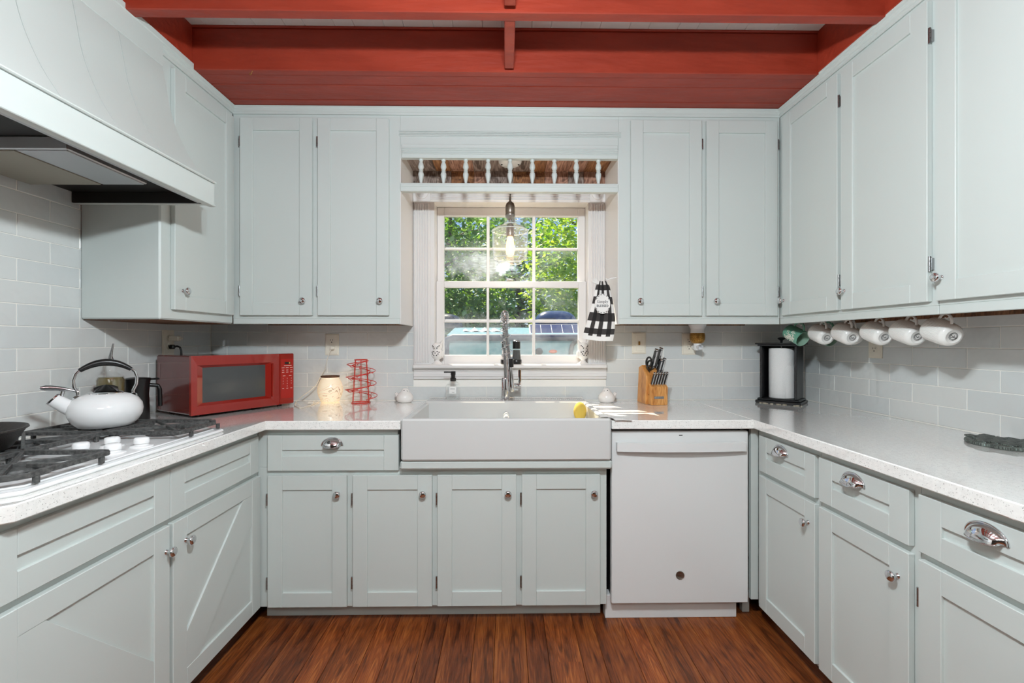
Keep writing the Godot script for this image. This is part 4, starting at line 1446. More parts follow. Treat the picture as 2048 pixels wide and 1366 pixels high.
func cooktop() -> void:
	var cx := -1.345
	var cd := 1.375
	var t := thing("gas_cooktop", "white enamel gas cooktop with black iron grates", "cooktop", at(cx, TOP, cd))
	var hx := 0.27
	var hz := 0.385
	var g := Geo.new()
	var up := Transform3D(Basis(Vector3(1, 0, 0), Vector3(0, 0, -1), Vector3(0, 1, 0)), Vector3.ZERO)
	var oct := func(a: float, b: float, c: float) -> Array: return [Vector2(-a + c, -b), Vector2(a - c, -b), Vector2(a, -b + c), Vector2(a, b - c), Vector2(a - c, b), Vector2(-a + c, b), Vector2(-a, b - c), Vector2(-a, -b + c)]
	g.t = up
	g.prism(oct.call(hx, hz, 0.03), 0.0005, 0.011, 0.004)
	put("tray", g, M.enamel, t)
	g = Geo.new()
	g.t = up
	g.prism(oct.call(hx - 0.022, hz - 0.022, 0.03), 0.0105, 0.016, 0.003)
	put("top_plate", g, M.enamel, t)
	# burners
	for b in [[-1.205, 1.12, 0.045], [-1.46, 1.12, 0.05], [-1.47, 1.385, 0.04], [-1.205, 1.63, 0.045], [-1.46, 1.63, 0.052]]:
		g = Geo.new()
		g.t = Transform3D(Basis(), Vector3(b[0] - cx, 0.016, cd - b[1]))
		g.lathe([Vector2(b[2] * 1.5, 0), Vector2(b[2] * 1.45, 0.003), Vector2(b[2] * 1.05, 0.004), Vector2(b[2], 0.012), Vector2(b[2] * 0.95, 0.018), Vector2(0, 0.019)], 28)
		put("burner", g, M.iron, t)
	# grates
	var H := 0.046
	for b in [[-1.09, -1.325, 0.995, 1.255, 1], [-1.335, -1.595, 0.995, 1.255, 0], [-1.335, -1.595, 1.262, 1.512, 0], [-1.09, -1.335, 1.52, 1.742, 2], [-1.345, -1.595, 1.52, 1.742, 0]]:
		g = Geo.new()
		var x0: float = b[0] - cx
		var x1: float = b[1] - cx
		var z0: float = cd - b[2]
		var z1: float = cd - b[3]
		var c := 0.045
		var ring := []
		if b[4] == 1:
			ring = [Vector3(x0, H, z1 + 0.01), Vector3(x0, H, z0 - c), Vector3(x0 - c, H, z0), Vector3(x1, H, z0), Vector3(x1, H, z1), Vector3(x0 - 0.01, H, z1)]
		elif b[4] == 2:
			ring = [Vector3(x0, H, z1 + c), Vector3(x0, H, z0), Vector3(x1, H, z0), Vector3(x1, H, z1), Vector3(x0 - c, H, z1)]
		else:
			ring = [Vector3(x0, H, z1), Vector3(x0, H, z0), Vector3(x1, H, z0), Vector3(x1, H, z1)]
		for k in ring.size():
			g.bar(ring[k], ring[(k + 1) % ring.size()], 0.0125, 0.013, 0.004)
		var m := Vector3((x0 + x1) / 2, H, (z0 + z1) / 2)
		# crossing diagonals and two short side fingers
		g.bar(Vector3(x0 - (c if b[4] == 1 else 0.0) * 0.5, H - 0.0005, z0), Vector3(x1, H - 0.0005, z1), 0.009, 0.012)
		g.bar(Vector3(x1, H - 0.001, z0), Vector3(x0 - (c if b[4] == 2 else 0.0) * 0.5, H - 0.001, z1), 0.009, 0.012)
		g.bar(Vector3(x0, H - 0.0007, m.z), m + Vector3((x0 - m.x) * 0.25, -0.0007, 0), 0.009, 0.012)
		g.bar(Vector3(x1, H - 0.0007, m.z), m + Vector3((x1 - m.x) * 0.25, -0.0007, 0), 0.009, 0.012)
		for q in [Vector3(x0, 0, lerpf(z0, z1, 0.25)), Vector3(x0, 0, lerpf(z0, z1, 0.9)), Vector3(x1, 0, lerpf(z0, z1, 0.1)), Vector3(x1, 0, lerpf(z0, z1, 0.9))]:
			g.box(Vector3(q.x - 0.005, 0.0155, q.z - 0.006), Vector3(q.x + 0.005, H - 0.012, q.z + 0.006), 0.0015)
		put("grate", g, M.iron, t)
	# knobs on round bases
	for k in [[-1.262, 1.355], [-1.235, 1.43], [-1.155, 1.34], [-1.14, 1.425]]:
		g = Geo.new()
		g.t = Transform3D(Basis(), Vector3(k[0] - cx, 0.016, cd - k[1]))
		g.lathe([Vector2(0.031, 0), Vector2(0.03, 0.003), Vector2(0.019, 0.005), Vector2(0.018, 0.01), Vector2(0, 0.01)], 24)
		var o := put("knob", g, M.white_gloss, t)
		g = Geo.new()
		g.t = Transform3D(Basis(Vector3.UP, 0.75), Vector3(k[0] - cx, 0.016, cd - k[1]))
		g.lathe([Vector2(0.020, 0.0105), Vector2(0.0205, 0.02), Vector2(0.019, 0.026), Vector2(0.014, 0.0285), Vector2(0, 0.0288)], 24)
		put("knob_grip", g, M.white_gloss, o)
	kettle()
	skillet()

func kettle() -> void:
	var T := facing(-1.412, TOP + 0.0465, 1.61)
	var t := thing("tea_kettle", "white enamel tea kettle with a black arched handle on the cooktop", "kettle", T)
	var g := Geo.new()
	var pr := [Vector2(0, 0), Vector2(0.070, 0), Vector2(0.076, 0.003), Vector2(0.090, 0.018), Vector2(0.101, 0.040), Vector2(0.1035, 0.058), Vector2(0.100, 0.078), Vector2(0.088, 0.097), Vector2(0.070, 0.109), Vector2(0.05, 0.115), Vector2(0.035, 0.117)]
	g.lathe(pr, 40)
	put("body", g, M.enamel, t)
	g = Geo.new()
	g.lathe([Vector2(0.048, 0.1135), Vector2(0.048, 0.118), Vector2(0.043, 0.1205), Vector2(0.025, 0.123), Vector2(0.0, 0.124)], 32)
	var lid := put("lid", g, M.chrome, t)
	g = Geo.new()
	var rows := []
	for i in 7:
		var a := PI * i / 6.0
		var row := []
		for j in 7:
			var x := lerpf(-0.036, 0.036, j / 6.0)
			row.append(Vector3(x * (1.0 if i in [0, 6] else 0.9), 0.119 + 0.026 * sin(a) * (1.0 - 0.35 * pow(x / 0.036, 2)), cos(a) * 0.011 * (1.0 - 0.4 * sin(a))))
		rows.append(row)
	g.sheet(rows, true)
	g.lathe([Vector2(0.0, 0.122), Vector2(0.03, 0.124), Vector2(0.012, 0.14), Vector2(0.0, 0.146)], 16)
	put("lid_knob", g, M.black_plastic, lid)
	# spout and its whistle lid
	g = Geo.new()
	g.tube([Vector3(-0.066, 0.055, 0), Vector3(-0.100, 0.078, 0), Vector3(-0.132, 0.104, 0)], [0.028, 0.024, 0.021], 20)
	put("spout", g, M.enamel, t)
	g = Geo.new()
	g.tube([Vector3(-0.131, 0.103, 0), Vector3(-0.135, 0.1065, 0)], [0.0216, 0.0216], 20)
	g.tube([Vector3(-0.114, 0.112, 0), Vector3(-0.110, 0.130, 0)], 0.007, 8)
	var lev := []
	for k in 9:
		var f := k / 8.0
		lev.append(Vector3(lerpf(-0.068, -0.162, f), 0.124 + 0.020 * f + 0.005 * sin(f * PI), 0))
	g.tube(lev, [0.004, 0.005, 0.006, 0.007, 0.008, 0.009, 0.010, 0.010, 0.005], 10)
	put("whistle_lever", g, M.chrome, t)
	# arched handle: bright rods and a black grip
	var arc := []
	for p in [Vector2(-0.074, 0.104), Vector2(-0.073, 0.120), Vector2(-0.082, 0.142), Vector2(-0.084, 0.165), Vector2(-0.078, 0.187), Vector2(-0.064, 0.204), Vector2(-0.042, 0.214), Vector2(0, 0.222), Vector2(0.042, 0.214), Vector2(0.064, 0.204), Vector2(0.078, 0.187), Vector2(0.084, 0.165), Vector2(0.082, 0.142), Vector2(0.073, 0.120), Vector2(0.074, 0.104)]:
		arc.append(Vector3(p.x, p.y, 0))
	g = Geo.new()
	for s in [-1.0, 1.0]:
		g = Geo.new()
		g.tube(arc.slice(0, 7) if s < 0 else arc.slice(8, 15), 0.005, 10)
		g.box(Vector3(s * 0.074 - 0.011, 0.092, -0.010), Vector3(s * 0.074 + 0.011, 0.111, 0.010), 0.005)
		put("handle_rod", g, M.chrome, t)
	var gr := []
	var rr := []
	for k in 13:
		var f := k / 12.0
		var x := lerpf(-0.068, 0.068, f)
		gr.append(Vector3(x, 0.224 - 0.027 * pow(x / 0.068, 2), 0))
		rr.append(0.007 + 0.0055 * sin(f * PI))
	g = Geo.new()
	g.tube(gr, rr, 14)
	put("grip", g, M.black_plastic, t)
	# --- oil bottle against the tiles behind
	t = thing("oil_bottle", "clear glass bottle of golden oil with a metal pour spout behind the kettle", "bottle", facing(-1.60, TOP + 0.0005, 1.845))
	g = Geo.new()
	g.lathe([Vector2(0, 0), Vector2(0.044, 0), Vector2(0.046, 0.004), Vector2(0.046, 0.19), Vector2(0.040, 0.205), Vector2(0.02, 0.218), Vector2(0.016, 0.225), Vector2(0.016, 0.255), Vector2(0.018, 0.258), Vector2(0.018, 0.264), Vector2(0, 0.264)], 28)
	put("glass", g, M.clear_glass, t)
	g = Geo.new()
	g.lathe([Vector2(0, 0.004), Vector2(0.0435, 0.004), Vector2(0.0435, 0.188), Vector2(0.038, 0.2), Vector2(0, 0.2)], 28)
	put("oil", g, M.oil, t)
	g = Geo.new()
	g.tube([Vector3(0, 0.262, 0), Vector3(0, 0.285, 0), Vector3(0.004, 0.31, 0), Vector3(0.008, 0.335, 0)], [0.012, 0.006, 0.004, 0.003], 10)
	put("pour_spout", g, M.steel, t)
	# --- black carafe beside it
	t = thing("coffee_carafe", "black plastic carafe with a side handle between kettle and microwave", "carafe", facing(-1.585, TOP + 0.0005, 1.955))
	g = Geo.new()
	g.lathe([Vector2(0, 0), Vector2(0.044, 0), Vector2(0.046, 0.004), Vector2(0.042, 0.12), Vector2(0.046, 0.17), Vector2(0.050, 0.184), Vector2(0.047, 0.186), Vector2(0.02, 0.19), Vector2(0, 0.19)], 28)
	put("body", g, M.black_plastic, t)
	g = Geo.new()
	g.box(Vector3(0.03, 0.176, -0.012), Vector3(0.078, 0.184, 0.012), 0.003)
	g.tube([Vector3(0.04, 0.155, 0), Vector3(0.072, 0.150, 0), Vector3(0.078, 0.135, 0), Vector3(0.080, 0.06, 0)], 0.0085, 8)
	put("handle", g, M.black_plastic, t)

func skillet() -> void:
	var t := thing("skillet", "black cast-iron skillet on the near back burner of the cooktop", "skillet", at(-1.475, TOP + 0.0465, 1.20))
	var g := Geo.new()
	g.lathe([Vector2(0, 0), Vector2(0.115, 0), Vector2(0.122, 0.004), Vector2(0.150, 0.052), Vector2(0.156, 0.056), Vector2(0.155, 0.060), Vector2(0.150, 0.060), Vector2(0.146, 0.054), Vector2(0.118, 0.008), Vector2(0, 0.007)], 48)
	put("pan", g, M.cast_iron, t)
	g = Geo.new()
	g.tube([Vector3(-0.13, 0.048, 0.06), Vector3(-0.16, 0.056, 0.12), Vector3(-0.17, 0.06, 0.22)], [0.014, 0.011, 0.013], 10)
	put("handle", g, M.cast_iron, t)

# ---------------------------------------------------------------- wall plates
func plate(T: Transform3D, label: String, category: String, w: float, h: float) -> Node3D:
	var t := thing("outlet" if category == "outlet" else "light_switch", label, category, T)
	var g := gbox(Vector3(-w / 2, -h / 2, 0), Vector3(w / 2, h / 2, 0.004), 0.003)
	g.box(Vector3(-w / 2 + 0.006, -h / 2 + 0.006, 0.003), Vector3(w / 2 - 0.006, h / 2 - 0.006, 0.007), 0.003)
	put("cover_plate", g, M.plastic_white, t)
	return t

func receptacle(t: Node3D, y: float) -> void:
	var g := Geo.new()
	g.t = Transform3D(Basis(Vector3.RIGHT, PI / 2), Vector3(0, y, 0.0065))
	g.lathe([Vector2(0.0165, 0), Vector2(0.0165, 0.0025), Vector2(0.0, 0.0026)], 24)
	var o := put("receptacle", g, M.plastic_white, t)
	g = Geo.new()
	g.box(Vector3(-0.008, y + 0.001, 0.0088), Vector3(-0.0055, y + 0.009, 0.0094), 0)
	g.box(Vector3(0.005, y + 0.002, 0.0088), Vector3(0.0075, y + 0.009, 0.0094), 0)
	g.box(Vector3(-0.003, y - 0.010, 0.0088), Vector3(0.003, y - 0.005, 0.0094), 0)
	put("slots", g, M.hole, o)

# ---------------------------------------------------------------- things on the left of the back counter
func back_left_things() -> void:
	microwave()
	# --- outlets
	var pb := on_back(664.5, 689, BACK)
	var t := plate(at(pb.x, pb.y, BACK - 0.0005), "white outlet plate with the wax warmer's cord plugged in", "outlet", 0.080, 0.126)
	receptacle(t, 0.021)
	receptacle(t, -0.021)
	var pl := on_x(335, 685, LEFT)
	t = plate(left_frame(LEFT + 0.0005, -pl.z, pl.y), "white outlet plate on the left wall above the microwave", "outlet", 0.080, 0.126)
	receptacle(t, 0.021)
	receptacle(t, -0.021)
	var o := thing("phone_charger", "small white charger plugged into the outlet above the microwave", "charger", left_frame(LEFT + 0.0115, -pl.z, pl.y + 0.02))
	put("body", gbox(Vector3(-0.013, -0.013, 0), Vector3(0.013, 0.013, 0.05), 0.004), M.plastic_white, o)
	var g := Geo.new()
	g.tube([Vector3(0, 0, 0.05), Vector3(0, 0, 0.062)], 0.004, 8)
	put("plug_tip", g, M.plastic_white, o)
	o = thing("power_plug", "black power plug and cord in the outlet above the microwave", "plug", left_frame(LEFT + 0.0115, -pl.z, pl.y - 0.022))
	put("body", gbox(Vector3(-0.011, -0.011, 0), Vector3(0.011, 0.011, 0.024), 0.005), M.black_plastic, o)
	g = Geo.new()
	g.tube([Vector3(0, 0, 0.02), Vector3(0.002, 0.003, 0.035), Vector3(0.006, -0.002, 0.046), Vector3(0.01, -0.02, 0.05), Vector3(0.012, -0.05, 0.05)], 0.005, 8)
	put("cord", g, M.black_plastic, o)
	# --- wax warmer
	var p := on_y(660.5, 804, TOP)
	t = thing("wax_warmer", "glowing cream marbled wax warmer jar beside the microwave", "warmer", Transform3D(Basis(Vector3.UP, 1.2), Vector3(p.x, TOP + 0.0005, p.z)))
	g = Geo.new()
	g.lathe([Vector2(0, 0), Vector2(0.044, 0), Vector2(0.050, 0.004), Vector2(0.054, 0.018), Vector2(0.064, 0.04), Vector2(0.0685, 0.062), Vector2(0.068, 0.082), Vector2(0.062, 0.105), Vector2(0.052, 0.126), Vector2(0.047, 0.134), Vector2(0.047, 0.142)], 48)
	put("lamp_jar", g, M.marbled, t)
	g = Geo.new()
	g.lathe([Vector2(0.047, 0.140), Vector2(0.051, 0.144), Vector2(0.051, 0.149), Vector2(0.046, 0.150), Vector2(0.040, 0.146), Vector2(0, 0.145)], 40)
	put("dish", g, M.raw_wood, t)
	var l := OmniLight3D.new()
	l.name = "warmer_glow"
	l.light_color = Color(1.0, 0.82, 0.6)
	l.light_energy = 0.007
	l.light_size = 0.03
	l.omni_range = 6.0
	l.omni_attenuation = 2.0
	l.shadow_enabled = true
	add_child(l)
	l.position = Vector3(p.x, TOP + 0.07, p.z)
	# cord from the outlet down to the counter, with its switch
	var path := []
	for q in [[664, 696, 2.61], [659, 704, 2.60], [654, 720, 2.60], [651, 737, 2.60], [640, 755, 2.59], [633, 770, 2.58], [618, 783, 2.57], [603, 793, 2.56]]:
		path.append(on_back(q[0], q[1], q[2]))
	for q in [[592, 803], [589, 811], [600, 817], [618, 812], [628, 807.5], [638, 804]]:
		var a := on_y(q[0], q[1], TOP + 0.003)
		path.append(a)
	var c3 := Curve3D.new()
	for i in path.size():
		var a: Vector3 = path[maxi(i - 1, 0)]
		var b: Vector3 = path[mini(i + 1, path.size() - 1)]
		c3.add_point(path[i], -(b - a) / 6.0, (b - a) / 6.0)
	var pts := []
	for k in 61:
		pts.append(c3.sample_baked(c3.get_baked_length() * k / 60.0))
	t = thing("appliance_cord", "thin white cord running from the outlet to the wax warmer", "cord", Transform3D())
	g = Geo.new()
	g.tube(pts, 0.0022, 8)
	put("wire", g, M.plastic_white, t)
	var plug := path[0] as Vector3
	put("plug", gbox(Vector3(plug.x - 0.011, plug.y - 0.010, -BACK + 0.0105), Vector3(plug.x + 0.011, plug.y + 0.010, -BACK + 0.032), 0.004), M.plastic_white, t)
	var sw := on_y(622, 808, TOP)
	put("switch", gbox(sw + Vector3(-0.016, 0.0006, -0.008), sw + Vector3(0.016, 0.014, 0.008), 0.003), M.plastic_white, t)
	# --- red wire spiral rack
	p = on_y(722, 806, TOP)
	t = thing("spiral_rack", "red wire spiral egg rack, empty, between wax warmer and bird", "rack", Transform3D(Basis(), Vector3(p.x, TOP + 0.0035, p.z)))
	var ring := func(r: float, y: float) -> Array:
		var out := []
		for k in 28:
			out.append(Vector3(cos(TAU * k / 28) * r, y, sin(TAU * k / 28) * r))
		return out
	g = Geo.new()
	g.tube(ring.call(0.049, 0.0), 0.003, 6, true)
	g.tube(ring.call(0.034, 0.238), 0.003, 6, true)
	put("end_ring", g, M.red_wire, t)
	g = Geo.new()
	for k in 6:
		var a := TAU * k / 6 + 0.3
		g.tube([Vector3(cos(a) * 0.049, 0, sin(a) * 0.049), Vector3(cos(a) * 0.034, 0.238, sin(a) * 0.034)], 0.0017, 6)
	put("upright", g, M.red_wire, t)
	g = Geo.new()
	for r in [0.056, 0.088]:
		var hel := []
		for k in 97:
			var f := k / 96.0
			var a := -f * TAU * 3.0 + 0.7
			var rr: float = lerpf(r, r * 0.82, f)
			hel.append(Vector3(cos(a) * rr, 0.02 + f * 0.21 + (0.006 if r > 0.06 else 0.0), sin(a) * rr))
		g.tube(hel, 0.0021, 6)
	for k in 22:
		var f := k / 21.0
		var a := -f * TAU * 3.0 + 0.7
		var s := lerpf(1.0, 0.82, f)
		g.tube([Vector3(cos(a) * 0.046 * s, 0.020 + f * 0.21, sin(a) * 0.046 * s), Vector3(cos(a) * 0.07 * s, 0.012 + f * 0.21, sin(a) * 0.07 * s), Vector3(cos(a) * 0.088 * s, 0.026 + f * 0.21, sin(a) * 0.088 * s)], 0.0015, 6)
	put("spiral", g, M.red_wire, t)
	bird("white ceramic bird shaker left of the sink beside the red rack", on_y(810, 804.5, TOP), -1.0)
	# --- soap dispenser on the sink deck
	var deck := 0.9285
	p = on_back(906.5, 803, 2.535)
	t = thing("soap_dispenser", "square clear glass soap dispenser with black pump left of the faucet", "dispenser", at(p.x, deck + 0.0012, 2.53))
	g = gbox(Vector3(-0.040, 0, -0.026), Vector3(0.040, 0.088, 0.026), 0.010)
	g.prism([Vector2(-0.036, 0.084), Vector2(0.036, 0.084), Vector2(0.016, 0.104), Vector2(-0.016, 0.104)], -0.018, 0.018, 0.003)
	put("bottle", g, M.glass, t)
	put("soap", gbox(Vector3(-0.036, 0.005, -0.022), Vector3(0.036, 0.03, 0.022), 0.006), M.clear_glass, t)
	put("label", gbox(Vector3(-0.019, 0.036, 0.0262), Vector3(0.020, 0.076, 0.0268), 0), M.paper, t)
	g = Geo.new()
	for k in 4:
		g.box(Vector3(-0.011 + k * 0.006, 0.060, 0.0268), Vector3(-0.008 + k * 0.006, 0.064, 0.0272), 0)
	g.box(Vector3(-0.004, 0.042, 0.0268), Vector3(0.01, 0.0435, 0.0272), 0)
	put("label_print", g, M.ink, t)
	g = Geo.new()
	g.lathe([Vector2(0.0155, 0.103), Vector2(0.0165, 0.104), Vector2(0.0165, 0.120), Vector2(0.012, 0.122), Vector2(0.012, 0.136), Vector2(0.014, 0.140), Vector2(0.014, 0.158), Vector2(0, 0.160)], 20)
	g.box(Vector3(-0.052, 0.150, -0.004), Vector3(0.006, 0.157, 0.004), 0.002)
	put("pump", g, M.black_plastic, t)

func bird(label: String, p: Vector3, s: float) -> void:
	var t := thing("bird_shaker", label, "shaker", Transform3D(Basis(Vector3.UP, 0.35 * s), Vector3(p.x, TOP + 0.0005, p.z)))
	var g := Geo.new()
	g.lathe([Vector2(0, 0), Vector2(0.034, 0), Vector2(0.040, 0.004), Vector2(0.047, 0.018), Vector2(0.046, 0.034), Vector2(0.036, 0.050), Vector2(0.024, 0.060), Vector2(0.021, 0.068), Vector2(0.016, 0.076), Vector2(0.006, 0.080), Vector2(0, 0.0805)], 28)
	put("body", g, M.ceramic, t)
	g = Geo.new()
	g.tube([Vector3(s * 0.036, 0.030, 0), Vector3(s * 0.050, 0.036, 0), Vector3(s * 0.060, 0.050, 0)], [0.014, 0.011, 0.008], 12)
	put("tail", g, M.ceramic, t)
	g = Geo.new()
	g.tube([Vector3(s * 0.057, 0.052, -0.008), Vector3(s * 0.064, 0.048, 0), Vector3(s * 0.057, 0.052, 0.008)], 0.0014, 6)
	g.ball(Vector3(-s * 0.006, 0.068, 0.019), 0.0032, 8, 6)
	put("eye", g, M.hole, t)
	g = Geo.new()
	g.tube([Vector3(-s * 0.016, 0.066, 0.008), Vector3(-s * 0.028, 0.064, 0.012)], [0.005, 0.001], 8)
	put("beak", g, M.ceramic, t)

func microwave() -> void:
	var B := Basis(Vector3(0.503, 0, -0.8643), Vector3.UP, Vector3(0.8643, 0, 0.503))
	var T := Transform3D(B, Vector3(-1.398, TOP + 0.0005, -2.02))
	var t := thing("microwave", "glossy red countertop microwave standing across the corner", "microwave", T)
	var P := func(u: float, v: float) -> Vector3: return lp(T, u, v, 0.0)
	var w := 0.5
	var y0 := 0.012
	var y1 := 0.279
	var dp := 0.325
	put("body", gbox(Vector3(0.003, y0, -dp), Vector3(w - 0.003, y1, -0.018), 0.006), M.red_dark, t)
	for f in [[0.05, -0.05], [w - 0.05, -0.05], [0.05, -dp + 0.04], [w - 0.05, -dp + 0.04]]:
		var g := Geo.new()
		g.t = Transform3D(Basis(), Vector3(f[0], 0, f[1]))
		g.lathe([Vector2(0, 0), Vector2(0.012, 0), Vector2(0.014, y0 + 0.002), Vector2(0, y0 + 0.002)], 14)
		put("foot", g, M.black_plastic, t)
	var xs: float = P.call(558.5, 760).x     # seam between door and controls
	var xa: float = P.call(408, 760).x       # viewing window
	var xb: float = P.call(533, 760).x
	var ya: float = y0 + 0.052
	var yb: float = y1 - 0.055
	# door frame: four bevelled members round the window
	var g := Geo.new()
	var o := [Vector3(0, y0, 0), Vector3(xs - 0.001, y0, 0), Vector3(xs - 0.001, y1, 0), Vector3(0, y1, 0)]
	var rim := [Vector3(xa - 0.030, ya - 0.012, 0.004), Vector3(xb + 0.022, ya - 0.012, 0.004), Vector3(xb + 0.022, yb + 0.012, 0.004), Vector3(xa - 0.030, yb + 0.012, 0.004)]
	var inn := [Vector3(xa, ya, -0.012), Vector3(xb, ya, -0.012), Vector3(xb, yb, -0.012), Vector3(xa, yb, -0.012)]
	for k in 4:
		var l := (k + 1) % 4
		g.quad(o[k], o[l], rim[l], rim[k], Vector3(0, 0, 1))
		g.quad(rim[k], rim[l], inn[l], inn[k], Vector3(0, 0, 1))
		var b: Vector3 = o[k] + Vector3(0, 0, -0.0175)
		var c: Vector3 = o[l] + Vector3(0, 0, -0.0175)
		g.quad(o[k], o[l], c, b, [Vector3.DOWN, Vector3.RIGHT, Vector3.UP, Vector3.LEFT][k])
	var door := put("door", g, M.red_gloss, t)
	put("viewing_window", gbox(Vector3(xa - 0.002, ya - 0.002, -0.0165), Vector3(xb + 0.002, yb + 0.002, -0.0115), 0.0005), M.screen_glass, door)
	# recessed grip between window and seam
	put("grip", gbox(Vector3(xb + 0.024, ya - 0.006, 0.003), Vector3(xb + 0.034, yb + 0.006, 0.012), 0.004), M.red_gloss, door)
	# control panel
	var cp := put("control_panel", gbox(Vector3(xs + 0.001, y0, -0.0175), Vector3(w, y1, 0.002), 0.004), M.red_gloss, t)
	var c0 := xs + 0.008
	var c1 := w - 0.006
	put("keypad", gbox(Vector3(c0, y0 + 0.03, 0.002), Vector3(c1, y1 - 0.028, 0.0032), 0.001), M.red_panel, cp)
	var cw := c1 - c0
	var yt := y1 - 0.044
	put("display", gbox(Vector3(c0 + cw * 0.3, yt - 0.012, 0.0032), Vector3(c0 + cw * 0.76, yt, 0.004), 0.0005), M.black, cp)
	var ft := SystemFont.new()
	ft.font_names = PackedStringArray(["Droid Sans"])
	var dg := TextMesh.new()
	dg.text = "0"
	dg.font = ft
	dg.font_size = 16
	dg.pixel_size = 0.0007
	dg.depth = 0.0004
	var e := put("digit", dg, M.amber, cp)
	e.position = Vector3(c0 + cw * 0.68, yt - 0.006, 0.0043)
	# printed key names and number keys
	g = Geo.new()
	for r in [[0.019, 1, 0.62], [0.030, 3, 0.22], [0.043, 3, 0.16], [0.054, 3, 0.18], [0.073, 2, 0.2], [0.140, 3, 0.14]]:
		for k in r[1]:
			var x: float = c0 + cw * (k + 0.5) / r[1]
			if r[1] == 1: x = c0 + cw * 0.55
			var y: float = yt - r[0]
			g.box(Vector3(x - cw * r[2] / 2, y - 0.0015, 0.0032), Vector3(x + cw * r[2] / 2, y + 0.0008, 0.0036), 0)
	put("key_print", g, M.print, cp)
	var names := ["1", "2", "3", "4", "5", "6", "7", "8", "9", "0"]
	for k in 10:
		var tm := TextMesh.new()
		tm.text = names[k]
		tm.font = ft
		tm.font_size = 16
		tm.pixel_size = 0.00042
		tm.depth = 0.0003
		var q := put("number_key", tm, M.print, cp)
		var col := k % 3 if k < 9 else 1
		q.position = Vector3(c0 + cw * (col + 0.5) / 3.0, yt - 0.088 - (k / 3) * 0.0135, 0.0036)

